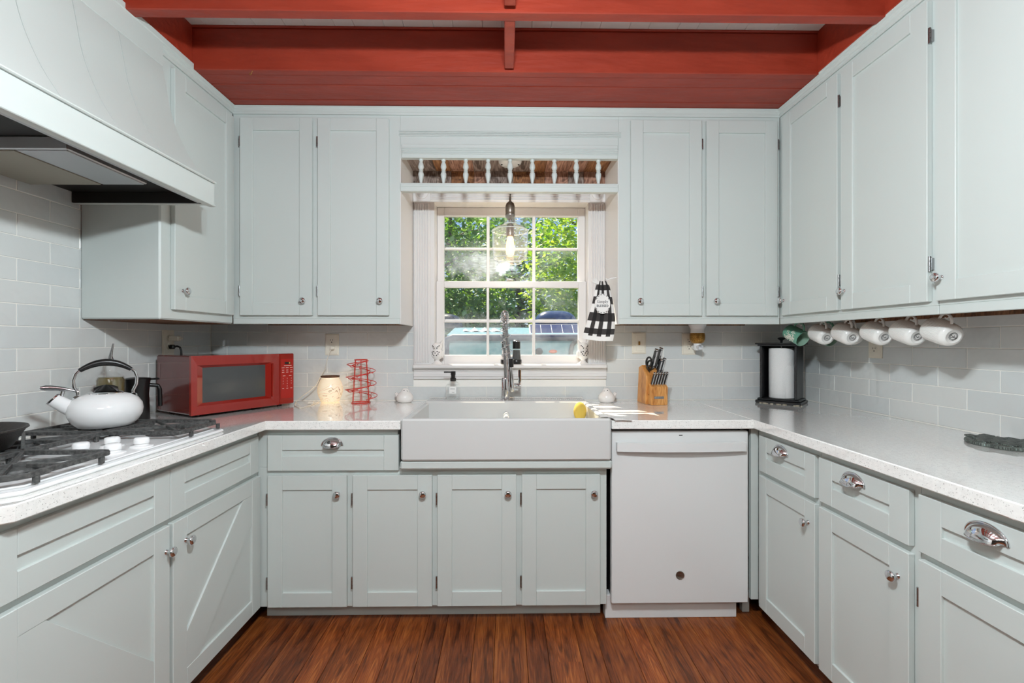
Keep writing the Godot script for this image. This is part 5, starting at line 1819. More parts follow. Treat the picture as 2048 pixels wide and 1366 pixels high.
# ---------------------------------------------------------------- right of the sink
func back_right_things() -> void:
	bird("white ceramic bird shaker right of the sink beside the knife block", on_y(1213, 804.5, TOP), 1.0)
	# thin white sheet over the sink rim and counter edge
	var g := Geo.new()
	var rows := []
	var x0 := on_y(1196, 832, 0.925).x
	for i in 11:
		var f := i / 10.0
		var row := []
		for j in 13:
			var h := j / 12.0
			var x := x0 + h * 0.135 + 0.006 * sin(f * 5.0)
			var d := 1.945 + f * (0.085 - 0.075 * h * h)
			var y := 0.9248 + 0.0014 * sin(h * 9.0 + f * 4.0) + 0.0014
			y = lerpf(y, TOP + 0.0022 + 0.0008 * sin(h * 11.0), smoothstep(0.36, 0.52, h))
			row.append(Vector3(x, y, -d))
		rows.append(row)
	g.sheet(rows, true)
	var low := []
	for r in rows:
		var q := []
		for p in r: q.append(p - Vector3(0, 0.0014, 0))
		low.append(q)
	g.sheet(low)
	tag(put("white_sheet", g, M.cloth_white), "thin white sheet lying over the right rim of the sink", "cloth")
	# --- switch and outlets
	var p := on_back(1277.5, 686, BACK)
	var t := plate(at(p.x, p.y, BACK - 0.0005), "white light switch plate right of the window", "light switch", 0.082, 0.126)
	put("toggle", gbox(Vector3(-0.005, -0.012, 0.006), Vector3(0.005, 0.010, 0.016), 0.002), M.gold, t)
	put("inset", gbox(Vector3(-0.018, -0.045, 0.006), Vector3(0.018, 0.045, 0.0085), 0.001), M.plastic_white, t)
	p = on_back(1377, 688, BACK)
	t = plate(at(p.x, p.y, BACK - 0.0005), "white outlet plate behind the gold plug-in warmer", "outlet", 0.082, 0.126)
	receptacle(t, 0.021)
	receptacle(t, -0.021)
	t = thing("plug_in_warmer", "small gold and white plug-in wax warmer in the outlet", "warmer", at(p.x + 0.026, p.y - 0.036, BACK - 0.062).scaled_local(Vector3(1.15, 1.15, 1.15)))
	g = Geo.new()
	g.lathe([Vector2(0, 0), Vector2(0.014, 0), Vector2(0.018, 0.006), Vector2(0.018, 0.03), Vector2(0.02, 0.034), Vector2(0, 0.034)], 20)
	put("plug_base", g, M.white_gloss, t)
	g = Geo.new()
	g.t = Transform3D(Basis(Vector3.RIGHT, -PI / 2), Vector3(0, 0.016, 0.0))
	g.lathe([Vector2(0.013, -0.04), Vector2(0.013, 0.041), Vector2(0, 0.041)], 16)
	put("plug", g, M.white_gloss, t)
	g = Geo.new()
	g.lathe([Vector2(0.018, 0.034), Vector2(0.030, 0.040), Vector2(0.036, 0.055), Vector2(0.0365, 0.075), Vector2(0.034, 0.086), Vector2(0, 0.086)], 28)
	put("shade", g, M.gold, t)
	g = Geo.new()
	g.lathe([Vector2(0.034, 0.0862), Vector2(0.033, 0.104), Vector2(0.034, 0.108), Vector2(0.043, 0.128), Vector2(0.040, 0.128), Vector2(0.031, 0.112), Vector2(0, 0.112)], 28)
	put("dish", g, M.white_gloss, t)
	var pr := on_x(1752, 690, RIGHT)
	t = plate(right_frame(RIGHT - 0.0005, -pr.z, pr.y), "white outlet plate on the right wall below the mugs", "outlet", 0.080, 0.126)
	receptacle(t, 0.021)
	receptacle(t, -0.021)
	knife_block()
	paper_towels()
	# --- slate trivet
	var c := Vector2(1.655, 1.465)
	t = thing("slate_trivet", "dark slate trivet with rough leaf-shaped outline on the right counter", "trivet", at(c.x, TOP + 0.0005, c.y))
	var poly := []
	var rng := RandomNumberGenerator.new()
	rng.seed = 12
	for k in 26:
		var a := TAU * k / 26
		var r := 0.098 + rng.randf_range(-0.006, 0.006)
		poly.append(Vector2(cos(a) * r * 0.98, sin(a) * r * 1.12))
	g = Geo.new()
	g.t = Transform3D(Basis(Vector3(1, 0, 0), Vector3(0, 0, -1), Vector3(0, 1, 0)), Vector3.ZERO)
	g.prism(poly, 0.0, 0.012, 0.003)
	put("base", g, M.slate, t)
	for i in 7:
		for j in 5:
			var x := -0.078 + i * 0.026
			var z := -0.084 + j * 0.042 + (0.012 if i % 2 else 0.0)
			if Vector2(x / 0.08, z / 0.092).length() > 1.0:
				continue
			var o := put("scale", gbox(Vector3(-0.0115, 0.0, -0.019), Vector3(0.0115, 0.0055, 0.019), 0.002), M.slate, t)
			o.position = Vector3(x, 0.0115, z)
			o.rotation = Vector3(rng.randf_range(-0.06, 0.06), rng.randf_range(-0.1, 0.1), 0.1)

func knife_block() -> void:
	var p := on_y(1318, 810.5, TOP)
	var T := Transform3D(Basis(Vector3.UP, 0.10), Vector3(p.x, TOP + 0.0005, p.z))
	var t := thing("knife_block", "light bamboo knife block with a lower front step", "knife block", T)
	var side := Transform3D(Basis(Vector3(0, 0, 1), Vector3.UP, Vector3(-1, 0, 0)), Vector3.ZERO)  # local x = depth towards the room
	var g := Geo.new()
	g.t = side
	g.prism([Vector2(-0.155, 0.0), Vector2(-0.04, 0.0), Vector2(-0.026, 0.158), Vector2(-0.092, 0.212), Vector2(-0.132, 0.20)], 0.060, -0.048, 0.003)
	put("main_block", g, M.bamboo, t)
	g = Geo.new()
	g.t = side
	g.prism([Vector2(-0.041, 0.0005), Vector2(0.0, 0.0005), Vector2(0.002, 0.098), Vector2(-0.030, 0.120)], 0.046, -0.050, 0.003)
	put("front_block", g, M.bamboo, t)
	put("plaque", gbox(Vector3(-0.027, 0.034, 0.0005), Vector3(0.027, 0.047, 0.003), 0.001), M.steel, t)
	put("plaque_print", gbox(Vector3(-0.02, 0.0385, 0.003), Vector3(0.02, 0.0415, 0.0033), 0), M.nickel, t)
	# the handles lean forward out of the sloping faces
	var add := func(called: String, label: String, grp: String, x: float, y: float, z: float, len: float, w: float, lean: float) -> void:
		var k := thing(called, label, "knife", T * Transform3D(Basis(Vector3.RIGHT, lean) * Basis(Vector3.FORWARD, 0.16), Vector3(x, y, z)), grp)
		put("blade", gbox(Vector3(-0.0012, -0.06, -w * 0.7), Vector3(0.0012, 0.004, w * 0.7), 0.0004), M.steel, k)
		put("handle", gbox(Vector3(-minf(0.0075, w * 0.75), 0.002, -w), Vector3(minf(0.0075, w * 0.75), len - 0.012, w), 0.004), M.handle_dark, k)
		put("spine", gbox(Vector3(-w * 0.36, 0.003, w - 0.0012), Vector3(w * 0.36, len - 0.012, w + 0.0014), 0.001), M.chrome, k)
		put("end_cap", gbox(Vector3(-minf(0.0078, w * 0.8), len - 0.0125, -w - 0.001), Vector3(minf(0.0078, w * 0.8), len, w + 0.001), 0.004), M.chrome, k)
	add.call("kitchen_knife", "large knife in the top row of the knife block, nearer the scissors", "", -0.012, 0.193, -0.066, 0.115, 0.0135, 0.24)
	add.call("kitchen_knife", "large knife in the top row of the knife block, farther from the scissors", "", 0.012, 0.193, -0.066, 0.122, 0.0135, 0.24)
	add.call("kitchen_knife", "medium knife in the lower row of the knife block, nearer the scissors", "", 0.010, 0.168, -0.036, 0.085, 0.010, 0.24)
	add.call("kitchen_knife", "medium knife in the lower row of the knife block, farther from the scissors", "", 0.026, 0.168, -0.036, 0.09, 0.010, 0.24)
	for k in 6:
		add.call("steak_knife", "slim steel-edged steak knife in the front step of the knife block", "steak knives in the knife block", -0.036 + k * 0.0148, 0.109, -0.013, 0.072, 0.007, 0.24)
	# scissors
	var s := thing("kitchen_scissors", "black-handled kitchen scissors in the side of the knife block", "scissors", T * Transform3D(Basis(Vector3.RIGHT, 0.24), Vector3(-0.034, 0.184, -0.05)))
	for q in [[-0.012, 0.052, 0.012], [0.002, 0.028, -0.004]]:
		g = Geo.new()
		var lp2 := []
		for k in 20:
			var a := TAU * k / 20
			lp2.append(Vector3(q[0] + cos(a) * 0.011, q[1] + sin(a) * 0.027, q[2] + cos(a) * 0.008))
		g.tube(lp2, 0.0052, 8, true)
		g.tube([Vector3(q[0], q[1] - 0.026, q[2]), Vector3(0, -0.002, 0)], 0.006, 8)
		put("handle_loop", g, M.black_plastic, s)
	put("blade", gbox(Vector3(-0.0015, -0.06, -0.01), Vector3(0.0015, 0.006, 0.01), 0.0004), M.steel, s)

func paper_towels() -> void:
	var a := Vector3(1.405, 0, -2.517)
	var b := Vector3(1.563, 0, -2.363)
	var x := (b - a).normalized()
	var T := Transform3D(Basis(x, Vector3.UP, x.cross(Vector3.UP)), Vector3(a.x, TOP + 0.0005, a.z))
	var t := thing("paper_towel_holder", "worn black wooden paper towel stand with a finial in the corner", "holder", T)
	var w := (b - a).length()
	var dp := 0.185
	var g := gbox(Vector3(0, 0, -dp), Vector3(w, 0.016, 0), 0.003)
	g.box(Vector3(0.008, 0.0155, -dp + 0.008), Vector3(w - 0.008, 0.028, -0.008), 0.005)
	put("base", g, M.worn_black, t)
	var e := Geo.new()
	var rng := RandomNumberGenerator.new()
	rng.seed = 3
	for k in 26:
		var f := rng.randf()
		var z := rng.randf_range(-0.004, 0.0)
		e.box(Vector3(f * w, 0.0005, 0.0001), Vector3(f * w + rng.randf_range(0.003, 0.012), 0.002 + rng.randf() * 0.002, 0.0006), 0)
	for k in 9:
		var f := rng.randf_range(0.55, 0.9) * 0.3
		e.box(Vector3(0.0195, f, -0.0145), Vector3(0.0215, f + rng.randf_range(0.003, 0.009), -0.0136), 0)
	put("worn_edge", e, M.worn_edge, t)
	for s in 2:
		var q := 0.02 if s == 0 else w - 0.032
		put("side_panel", gbox(Vector3(q, 0.028, -dp + 0.015), Vector3(q + 0.012, 0.318, -0.014), 0.002), M.worn_black, t)
	put("back_panel", gbox(Vector3(0.032, 0.028, -dp + 0.012), Vector3(w - 0.032, 0.318, -dp + 0.022), 0.002), M.worn_black, t)
	g = gbox(Vector3(0.010, 0.318, -dp + 0.006), Vector3(w - 0.010, 0.328, -0.004), 0.003)
	g.box(Vector3(0.0, 0.3275, -dp), Vector3(w, 0.336, 0.006), 0.004)
	put("top", g, M.worn_black, t)
	g = Geo.new()
	g.t = Transform3D(Basis(), Vector3(w / 2, 0, -dp / 2))
	g.lathe([Vector2(0.006, 0.336), Vector2(0.006, 0.348), Vector2(0.018, 0.358), Vector2(0.020, 0.362), Vector2(0.012, 0.367), Vector2(0, 0.368)], 20)
	put("finial", g, M.worn_black, t)
	g = Geo.new()
	g.t = Transform3D(Basis(), Vector3(w / 2, 0, -dp / 2))
	g.lathe([Vector2(0.005, 0.028), Vector2(0.005, 0.318)], 10)
	put("rod", g, M.steel, t)
	var r := thing("paper_towel_roll", "white quilted paper towel roll in the black stand", "paper towel", T * Transform3D(Basis(), Vector3(w / 2, 0.0285, -dp / 2)))
	g = Geo.new()
	g.lathe([Vector2(0.02, 0.0), Vector2(0.06, 0.0), Vector2(0.0625, 0.003), Vector2(0.0625, 0.275), Vector2(0.060, 0.278), Vector2(0.02, 0.278), Vector2(0.02, 0.0)], 40)
	put("roll", g, M.paper, r)
	g = Geo.new()
	var rows := []
	for i in 2:
		var row := []
		for j in 9:
			var an := 1.0 - j * 0.09
			row.append(Vector3(cos(an) * (0.0632 + j * 0.0006), 0.003 + i * 0.18, sin(an) * (0.0632 + j * 0.0006)))
		rows.append(row)
	g.sheet(rows)
	put("loose_sheet", g, M.paper, r)

# ---------------------------------------------------------------- mugs on hooks
func mug_mesh(green: bool) -> Array:
	# axis along y, mouth up
	var body := Geo.new()
	var pr := []
	if green:
		pr = [Vector2(0, 0), Vector2(0.034, 0), Vector2(0.039, 0.004), Vector2(0.041, 0.02), Vector2(0.042, 0.098), Vector2(0.0425, 0.102), Vector2(0.0405, 0.103), Vector2(0.039, 0.098), Vector2(0.038, 0.01), Vector2(0, 0.006)]
	else:
		pr = [Vector2(0, 0.002), Vector2(0.025, 0.002), Vector2(0.027, 0.0), Vector2(0.030, 0.001), Vector2(0.0395, 0.006), Vector2(0.0445, 0.016), Vector2(0.0465, 0.030), Vector2(0.0480, 0.05), Vector2(0.0490, 0.075), Vector2(0.0495, 0.096), Vector2(0.0495, 0.104), Vector2(0.0485, 0.106), Vector2(0.047, 0.104), Vector2(0.0455, 0.05), Vector2(0.037, 0.016), Vector2(0, 0.009)]
	if green:
		body.lathe(pr, 32)
	else:
		body.lathe(pr, 216, 0.0, TAU, 54, 0.0011, 5, 9)
	var h := Geo.new()
	var arc := []
	for k in 15:
		var a := -PI / 2 + PI * k / 14.0
		arc.append(Vector3((0.038 if green else 0.042) + cos(a) * 0.032 + 0.002, 0.056 + sin(a) * 0.031, 0))
	h.tube(arc, 0.0052, 10)
	return [body.done(), h.done()]

func mugs() -> void:
	var white := mug_mesh(false)
	var green := mug_mesh(true)
	# [u of the middle, X, green?, tilt, turn, label]
	var hookY := UPPER + 0.0232
	var ring: ArrayMesh
	var g := Geo.new()
	for rr in [0.013, 0.017]:
		var c := []
		for k in 20:
			c.append(Vector3(cos(TAU * k / 20) * rr * 0.9, 0.0005, sin(TAU * k / 20) * rr * 0.9))
		g.tube(c, 0.0007, 5, true)
	g.tube([Vector3(-0.004, 0.0005, 0.008), Vector3(-0.004, 0.0005, -0.007), Vector3(0.004, 0.0005, -0.004), Vector3(-0.003, 0.0005, 0.0), Vector3(0.005, 0.0005, 0.008)], 0.0009, 5)
	ring = g.done()
	var rows := [
		[1602.0, 1.535, true, "mint green printed mug hanging under the cabinet, beside the paper towels", 0],
		[1648.0, 1.535, false, "white ribbed mug hanging next to the mint green mug", 0],
		[1698.0, 1.535, false, "white ribbed mug hanging in front, second white one from the mint green mug", 0],
		[1761.0, 1.535, false, "white ribbed mug hanging in the front row, above the wall outlet", 0],
		[1825.0, 1.535, false, "white ribbed mug hanging in the front row, second from the open end of the row", 0],
		[1894.0, 1.535, false, "white ribbed mug hanging at the open end of the row", 0],
		[1660.0, 1.665, true, "mint green mug hanging in the back row behind the white mugs", 1],
		[1706.0, 1.665, false, "white ribbed mug hanging in the back row against the tiles", 1]]
	for r in rows:
		var m: Array = green if r[2] else white
		var p := on_x(r[0], 665, r[1])
		# cup axis lies along z: white mugs turn their foot to the room, green ones their mouth; handle up on the hook
		var foot := Vector3(0, -0.26, 1.0).normalized()
		if r[2]:
			foot = Vector3(-0.25, 0.50, -1.0).normalized()
		else:
			foot = Vector3(-0.14, -0.34, 1.0).normalized()
		var y := -foot
		var x := (Vector3.UP - y * Vector3.UP.dot(y)).normalized()
		var B := Basis(x, y, x.cross(y))
		# the top of the handle's loop touches the hook
		var hook := Vector3(p.x, hookY, p.z)
		var sc := 0.98 if r[2] else 0.88
		B = B.scaled(Vector3(sc, sc, sc))
		var grip := B * Vector3(0.0675 if r[2] else 0.0715, 0.056, 0)
		var base := hook + Vector3(0, -0.021, 0) - grip
		var t := thing("mug", r[3], "mug", Transform3D(B, base))
		put("cup", m[0], M.mug_green if r[2] else M.mug_white, t)
		put("handle", m[1], M.mug_green if r[2] else M.mug_white, t)
		if r[2]:
			g = Geo.new()
			g.lathe([Vector2(0.0405, 0.1032), Vector2(0.0386, 0.0975), Vector2(0.0376, 0.0105), Vector2(0, 0.0065)], 28)
			put("inside_glaze", g, M.mug_inside, t)
			# printed scroll of leaves on the room side
			g = Geo.new()
			var rng := RandomNumberGenerator.new()
			rng.seed = 9
			for k in 46:
				var f := Vector2(rng.randf_range(-1, 1), rng.randf_range(-1, 1))
				if f.length() > 1.0: continue
				var an := -1.7 + f.x * 0.75
				var yy := 0.053 + f.y * 0.032
				var c := []
				var s := rng.randf_range(0.004, 0.008)
				var off := rng.randf() * TAU
				for j in 9:
					var aa := an + cos(off + j * 0.55) * s / 0.042
					c.append(Vector3(cos(aa) * 0.0424, yy + sin(off + j * 0.55) * s, sin(aa) * 0.0424))
				g.tube(c, 0.0012, 5)
			put("printed_scroll", g, M.mug_print, t)
		else:
			var o := put("stamp", ring, M.ink, t)
		# cup hook screwed into the cabinet floor
		g = Geo.new()
		var hk := [Vector3(0, 0, 0), Vector3(0, -0.010, 0)]
		for k in 9:
			var a := PI * 0.5 - k * PI * 1.25 / 8.0
			hk.append(Vector3(0, -0.021 + sin(a) * 0.011, cos(a) * 0.011 * 1.0))
		var hh := thing("cup_hook", "small white cup hook screwed under the right wall cabinet", "hook", Transform3D(Basis(), hook + Vector3(0, 0.0, 0)), "cup hooks holding the mugs")
		g.tube(hk, 0.0017, 6)
		put("hook", g, M.white_gloss, hh)

# ---------------------------------------------------------------- on and round the window
func window_things() -> void:
	var sill := on_back(1024, 729, BACK - 0.044).y
	# owls
	for s in [[875.0, 1.0, "white pierced ceramic owl on the sill beside the left window casing"], [1165.5, -1.0, "white pierced ceramic owl on the sill beside the hanging towel"]]:
		var p := on_back(s[0], 720, 2.64)
		var t := thing("owl_figurine", s[2], "figurine", Transform3D(Basis(Vector3.UP, -0.25 * s[1]), Vector3(p.x, sill + 0.0005, -2.632)))
		var g := Geo.new()
		g.lathe([Vector2(0, 0), Vector2(0.033, 0), Vector2(0.033, 0.003), Vector2(0.022, 0.010), Vector2(0.012, 0.022), Vector2(0.014, 0.027), Vector2(0.026, 0.036), Vector2(0.033, 0.050), Vector2(0.033, 0.066), Vector2(0.026, 0.080), Vector2(0.024, 0.086), Vector2(0.029, 0.096), Vector2(0.029, 0.110), Vector2(0.021, 0.122), Vector2(0.008, 0.126), Vector2(0, 0.1265)], 28)
		put("body", g, M.ceramic, t)
		for e in [-1.0, 1.0]:
			g = Geo.new()
			g.tube([Vector3(e * 0.018, 0.112, 0), Vector3(e * 0.027, 0.126, 0), Vector3(e * 0.034, 0.142, 0)], [0.012, 0.008, 0.001], 10)
			put("ear", g, M.ceramic, t)
			g = Geo.new()
			g.ball(Vector3(e * 0.032, 0.058, -0.004), Vector3(0.006, 0.022, 0.016), 12, 8)
			put("wing", g, M.ceramic, t)
		g = Geo.new()
		for h in [[0.0, 0.065, 0.033], [-0.5, 0.060, 0.0335], [0.5, 0.060, 0.0335], [-0.25, 0.052, 0.033], [0.25, 0.052, 0.033], [-0.7, 0.07, 0.0325], [0.7, 0.07, 0.0325], [-0.35, 0.073, 0.0305], [0.35, 0.073, 0.0305], [-0.5, 0.102, 0.0295], [0.5, 0.102, 0.0295], [-0.75, 0.107, 0.0295], [0.75, 0.107, 0.0295], [-0.3, 0.094, 0.0285], [0.3, 0.094, 0.0285]]:
			g.ball(Vector3(sin(h[0]) * h[2], h[1], cos(h[0]) * h[2] - 0.0012), 0.0035, 8, 6)
		put("pierced_hole", g, M.hole, t)
	# pepper and salt grinders
	for s in [[1011.5, "salt grinder with dark cap standing on the sill behind the faucet", M.ceramic], [1033.0, "pepper grinder full of peppercorns with dark cap on the sill", M.cast_iron]]:
		var p := on_back(s[0], 720, 2.62)
		var t := thing("grinder", s[1], "grinder", Transform3D(Basis(), Vector3(p.x, sill + 0.0005, -2.622)))
		var g := Geo.new()
		g.lathe([Vector2(0, 0), Vector2(0.0285, 0), Vector2(0.030, 0.003), Vector2(0.030, 0.026), Vector2(0.028, 0.028), Vector2(0, 0.028)], 24)
		put("foot", g, M.black_plastic, t)
		g = Geo.new()
		g.lathe([Vector2(0.028, 0.028), Vector2(0.025, 0.05), Vector2(0.022, 0.09)], 24)
		put("jar", g, M.clear_glass, t)
		g = Geo.new()
		g.lathe([Vector2(0, 0.0285), Vector2(0.0255, 0.0285), Vector2(0.0235, 0.05), Vector2(0.0205, 0.082), Vector2(0, 0.082)], 20)
		put("filling", g, s[2], t)
		g = Geo.new()
		g.lathe([Vector2(0.0225, 0.09), Vector2(0.0225, 0.094), Vector2(0.022, 0.118), Vector2(0.023, 0.130), Vector2(0, 0.130)], 24)
		put("cap", g, M.black_plastic, t)
		g = Geo.new()
		g.lathe([Vector2(0.0235, 0.1302), Vector2(0.0235, 0.137), Vector2(0.021, 0.139), Vector2(0, 0.139)], 24)
		put("top_disc", g, M.steel, t)
	towel()

func towel() -> void:
	# black and white buffalo check tea towel gathered on a hook in the cabinet's side
	var im := Image.create(256, 512, false, Image.FORMAT_RGB8)
	var ink := rgb(34, 32, 32)
	var half := rgb(84, 80, 78)
	var wh := rgb(238, 236, 232)
	for y in 512:
		for x in 256:
			var cx := int(floor(x / 36.6)) % 2
			var cy := int(floor(y / 52.0)) % 2
			var c := wh
			if y < 436:
				c = ink if cx + cy == 2 else (half if cx + cy == 1 else wh)
				if cx + cy == 1 and (x + y) % 4 < 2: c = ink
			im.set_pixel(x, y, c)
	im.generate_mipmaps()
	var m := mat("check", Color.WHITE, 0.95)
	m.albedo_texture = tex(im)
	var d := 2.345
	var P := func(u: float, v: float) -> Vector3: return on_back(u, v, d)
	var top := P.call(1206, 562) as Vector3
	var t := thing("tea_towel", "black and white buffalo check tea towel hanging right of the window", "towel", Transform3D(Basis(), top))
	# outline rows: [v, left u, right u]
	var rows := [[562.0, 1196.0, 1214.0], [572.0, 1192.0, 1220.0], [590.0, 1188.0, 1224.0], [610.0, 1184.0, 1228.0], [635.0, 1177.0, 1231.0], [655.0, 1171.0, 1230.0], [670.0, 1167.0, 1228.0], [677.0, 1166.0, 1226.0]]
	var f := []
	var n := 25
	for i in 33:
		var q := i / 32.0 * (rows.size() - 1)
		var k := mini(int(q), rows.size() - 2)
		var v: float = lerpf(rows[k][0], rows[k + 1][0], q - k)
		var a: Vector3 = P.call(lerpf(rows[k][1], rows[k + 1][1], q - k), v)
		var b: Vector3 = P.call(lerpf(rows[k][2], rows[k + 1][2], q - k), v)
		var row := []
		for j in n:
			var h := j / float(n - 1)
			var amp := lerpf(0.010, 0.004, i / 32.0)
			var z := amp * sin(h * 9.0 + 0.6) - 0.045 * maxf(0.0, h - 0.9) - 0.02 * pow(1.0 - h, 6.0) * (i / 32.0)
			row.append(a.lerp(b, h) + Vector3(0, -0.006 * sin(h * PI) * (i / 32.0) - 0.012 * h * (i / 32.0), z) - top)
		f.append(row)
	var g := Geo.new()
	g.sheet(f, true)
	var bk := []
	for r in f:
		var row := []
		for p in r: row.append(p - Vector3(0, 0, 0.0025))
		bk.append(row)
	g.sheet(bk)
	put("cloth", g, m, t)
	# white round print with its lettering
	var c: Vector3 = P.call(1204, 608) - top
	c.z = 0.0145
	g = Geo.new()
	var disc := []
	for k in 33:
		disc.append(Vector2(cos(TAU * k / 32) * 0.040, sin(TAU * k / 32) * 0.052))
	disc.pop_back()
	g.t = Transform3D(Basis(), c)
	g.prism(disc, -0.004, 0.0, 0)
	var pr := put("round_print", g, M.cloth_white, t)
	g = Geo.new()
	for k in 16:
		var a := TAU * k / 16 + 0.1
		if absf(sin(a)) < 0.45: continue
		var e := Vector3(cos(a) * 0.036, sin(a) * 0.047, 0.0003) + c
		g.tube([e, e + Vector3(-sin(a) * 0.008 + cos(a) * 0.003, cos(a) * 0.008 * 1.2, 0)], 0.0016, 5)
	put("wreath", g, M.ink, pr)
	var sf := SystemFont.new()
	sf.font_names = PackedStringArray(["Droid Serif"])
	sf.font_italic = true
	var bf := SystemFont.new()
	bf.font_names = PackedStringArray(["Droid Sans"])
	bf.font_weight = 700
	for w in [["Simply", sf, 0.0011, 0.010], ["BLESSED", bf, 0.00096, -0.011]]:
		var tm := TextMesh.new()
		tm.text = w[0]
		tm.font = w[1]
		tm.font_size = 16
		tm.pixel_size = w[2]
		tm.depth = 0.0006
		var o := put("lettering", tm, M.ink, pr)
		o.position = c + Vector3(0, w[3], 0.0004)
	# fringe corner that sticks out at the top, and the hook
	g = Geo.new()
	for k in 5:
		var e: Vector3 = P.call(1190 - k * 2.0, 553 + k * 2.5) - top
		g.tube([P.call(1197, 568) - top, e + Vector3(0, 0, 0.01)], [0.007, 0.002], 6)
	put("gathered_corner", g, M.cloth_white, t)
	var hk := thing("towel_hook", "small hook on the cabinet side holding the tea towel", "hook", Transform3D(Basis(), Vector3(0.5793, top.y + 0.006, top.z)))
	g = Geo.new()
	g.tube([Vector3(0, 0.012, 0), Vector3(-0.03, 0.008, 0), Vector3(-0.05, -0.002, 0), Vector3(-0.056, 0.008, 0)], 0.003, 8)
	put("hook", g, M.white_gloss, hk)

# ---------------------------------------------------------------- pendant over the sink
func pendant() -> void:
	var d := 2.47
	var P := func(v: float) -> float: return on_back(1020, v, d).y
	var x := on_back(1020.3, 480, d).x
	var top := 2.245
	var T := at(x, P.call(522), d)
	var o := T.origin.y
	var t := thing("pendant_lamp", "clear glass jar pendant lamp with a lit filament bulb before the window", "lamp", T)
	var Y := func(v: float) -> float: return P.call(v) - o
	var g := Geo.new()
	g.t = Transform3D(Basis.from_scale(Vector3(1, 1, 1)), Vector3(0, top - o, 0))
	g.lathe([Vector2(0, -0.022), Vector2(0.05, -0.020), Vector2(0.062, -0.010), Vector2(0.064, 0.0), Vector2(0, 0.0)], 28)
	put("canopy", g, M.white_gloss, t)
	g = Geo.new()
	for s in [-1.0, 1.0]:
		g.ball(Vector3(s * 0.046, top - o - 0.020, 0.004), 0.0055, 8, 6)
	put("canopy_screw", g, M.black, t)
	g = Geo.new()
	g.tube([Vector3(0, top - o - 0.02, 0), Vector3(0, Y.call(403), 0)], 0.0024, 8)
	put("cord", g, M.ink, t)
	g = Geo.new()
	g.lathe([Vector2(0.012, Y.call(440)), Vector2(0.026, Y.call(433)), Vector2(0.027, Y.call(429)), Vector2(0.0255, Y.call(427)), Vector2(0.0265, Y.call(424)), Vector2(0.0265, Y.call(413)), Vector2(0.021, Y.call(407)), Vector2(0.009, Y.call(403.5)), Vector2(0.0055, Y.call(402)), Vector2(0.0045, Y.call(395)), Vector2(0.0026, Y.call(391)), Vector2(0, Y.call(391))], 28)
	put("socket_cap", g, M.nickel, t)
	g = Geo.new()
	g.lathe([Vector2(0.006, Y.call(447)), Vector2(0.006, Y.call(438))], 10)
	g.lathe([Vector2(0.02, Y.call(473)), Vector2(0.0215, Y.call(471)), Vector2(0.0215, Y.call(452)), Vector2(0.014, Y.call(448)), Vector2(0, Y.call(447))], 24)
	put("bulb_socket", g, M.nickel, t)
	# jar: neck, flat shoulder, straight side, turned-in foot
	var ou := [Vector2(0.0275, Y.call(430)), Vector2(0.031, Y.call(443)), Vector2(0.036, Y.call(449)), Vector2(0.070, Y.call(454)), Vector2(0.096, Y.call(460)), Vector2(0.101, Y.call(466)), Vector2(0.099, Y.call(490)), Vector2(0.095, Y.call(512)), Vector2(0.091, Y.call(517)), Vector2(0.072, Y.call(519)), Vector2(0.064, Y.call(523)), Vector2(0.063, Y.call(526))]
	var inn := []
	for p in ou:
		inn.append(Vector2(p.x - 0.0028, p.y - (0.0022 if p.y > Y.call(468) else 0.0)))
	g = Geo.new()
	ou.reverse()
	g.lathe(ou, 48)
	g.lathe(inn, 48)
	g.lathe([inn[inn.size() - 1], ou[0]], 48)
	var shade := put("glass_shade", g, M.clear_glass, t)
	for k in [[0.0995, 462.0], [0.063, 526.0], [0.091, 517.0], [0.034, 448.0]]:
		g = Geo.new()
		var rg := []
		for i in 40:
			rg.append(Vector3(cos(TAU * i / 40) * k[0], Y.call(k[1]), sin(TAU * i / 40) * k[0]))
		g.tube(rg, 0.0022, 6, true)
		put("glass_rim", g, M.glass_edge, shade)
	g = Geo.new()
	g.lathe([Vector2(0, Y.call(514)), Vector2(0.012, Y.call(513)), Vector2(0.021, Y.call(509)), Vector2(0.025, Y.call(501)), Vector2(0.023, Y.call(490)), Vector2(0.018, Y.call(478)), Vector2(0.015, Y.call(473)), Vector2(0, Y.call(473))], 24)
	put("bulb", g, M.bulb, t)
	var l := OmniLight3D.new()
	l.name = "pendant_light"
	l.light_color = Color(1.0, 0.88, 0.74)
	l.light_energy = 0.03
	l.light_size = 0.02
	l.omni_range = 8.0
	l.omni_attenuation = 2.0
	l.shadow_enabled = true
	add_child(l)
	l.position = Vector3(x, P.call(496), -d)

# ---------------------------------------------------------------- outside
func leaves(g: Geo, rng: RandomNumberGenerator, c: Vector3, r: Vector3, count: int, size: float, tones: Array) -> void:
	g.use_col = true
	for k in count:
		var q := Vector3(rng.randf_range(-1, 1), rng.randf_range(-1, 1), rng.randf_range(-1, 1))
		if q.length() > 1.0:
			continue
		var p := c + q * r
		if p.y < 0.05 + size * 1.3:
			continue
		var s := size * rng.randf_range(0.6, 1.3)
		var ax := Vector3(rng.randf_range(-1, 1), rng.randf_range(-0.9, 0.3), rng.randf_range(-1, 1)).normalized()
		var up := Vector3(rng.randf_range(-0.6, 0.6), 1, rng.randf_range(-0.6, 0.6)).normalized()
		var sd := ax.cross(up).normalized() * s * 0.32
		var nn := ax.cross(sd).normalized()
		var a := p
		var b := p + ax * s
		var m := p + ax * s * 0.45
		g.c = tones[rng.randi() % tones.size()]
		g.tri(a, m + sd - nn * s * 0.05, b, nn, nn, nn)
		g.tri(a, m - sd - nn * s * 0.05, b, nn, nn, nn)

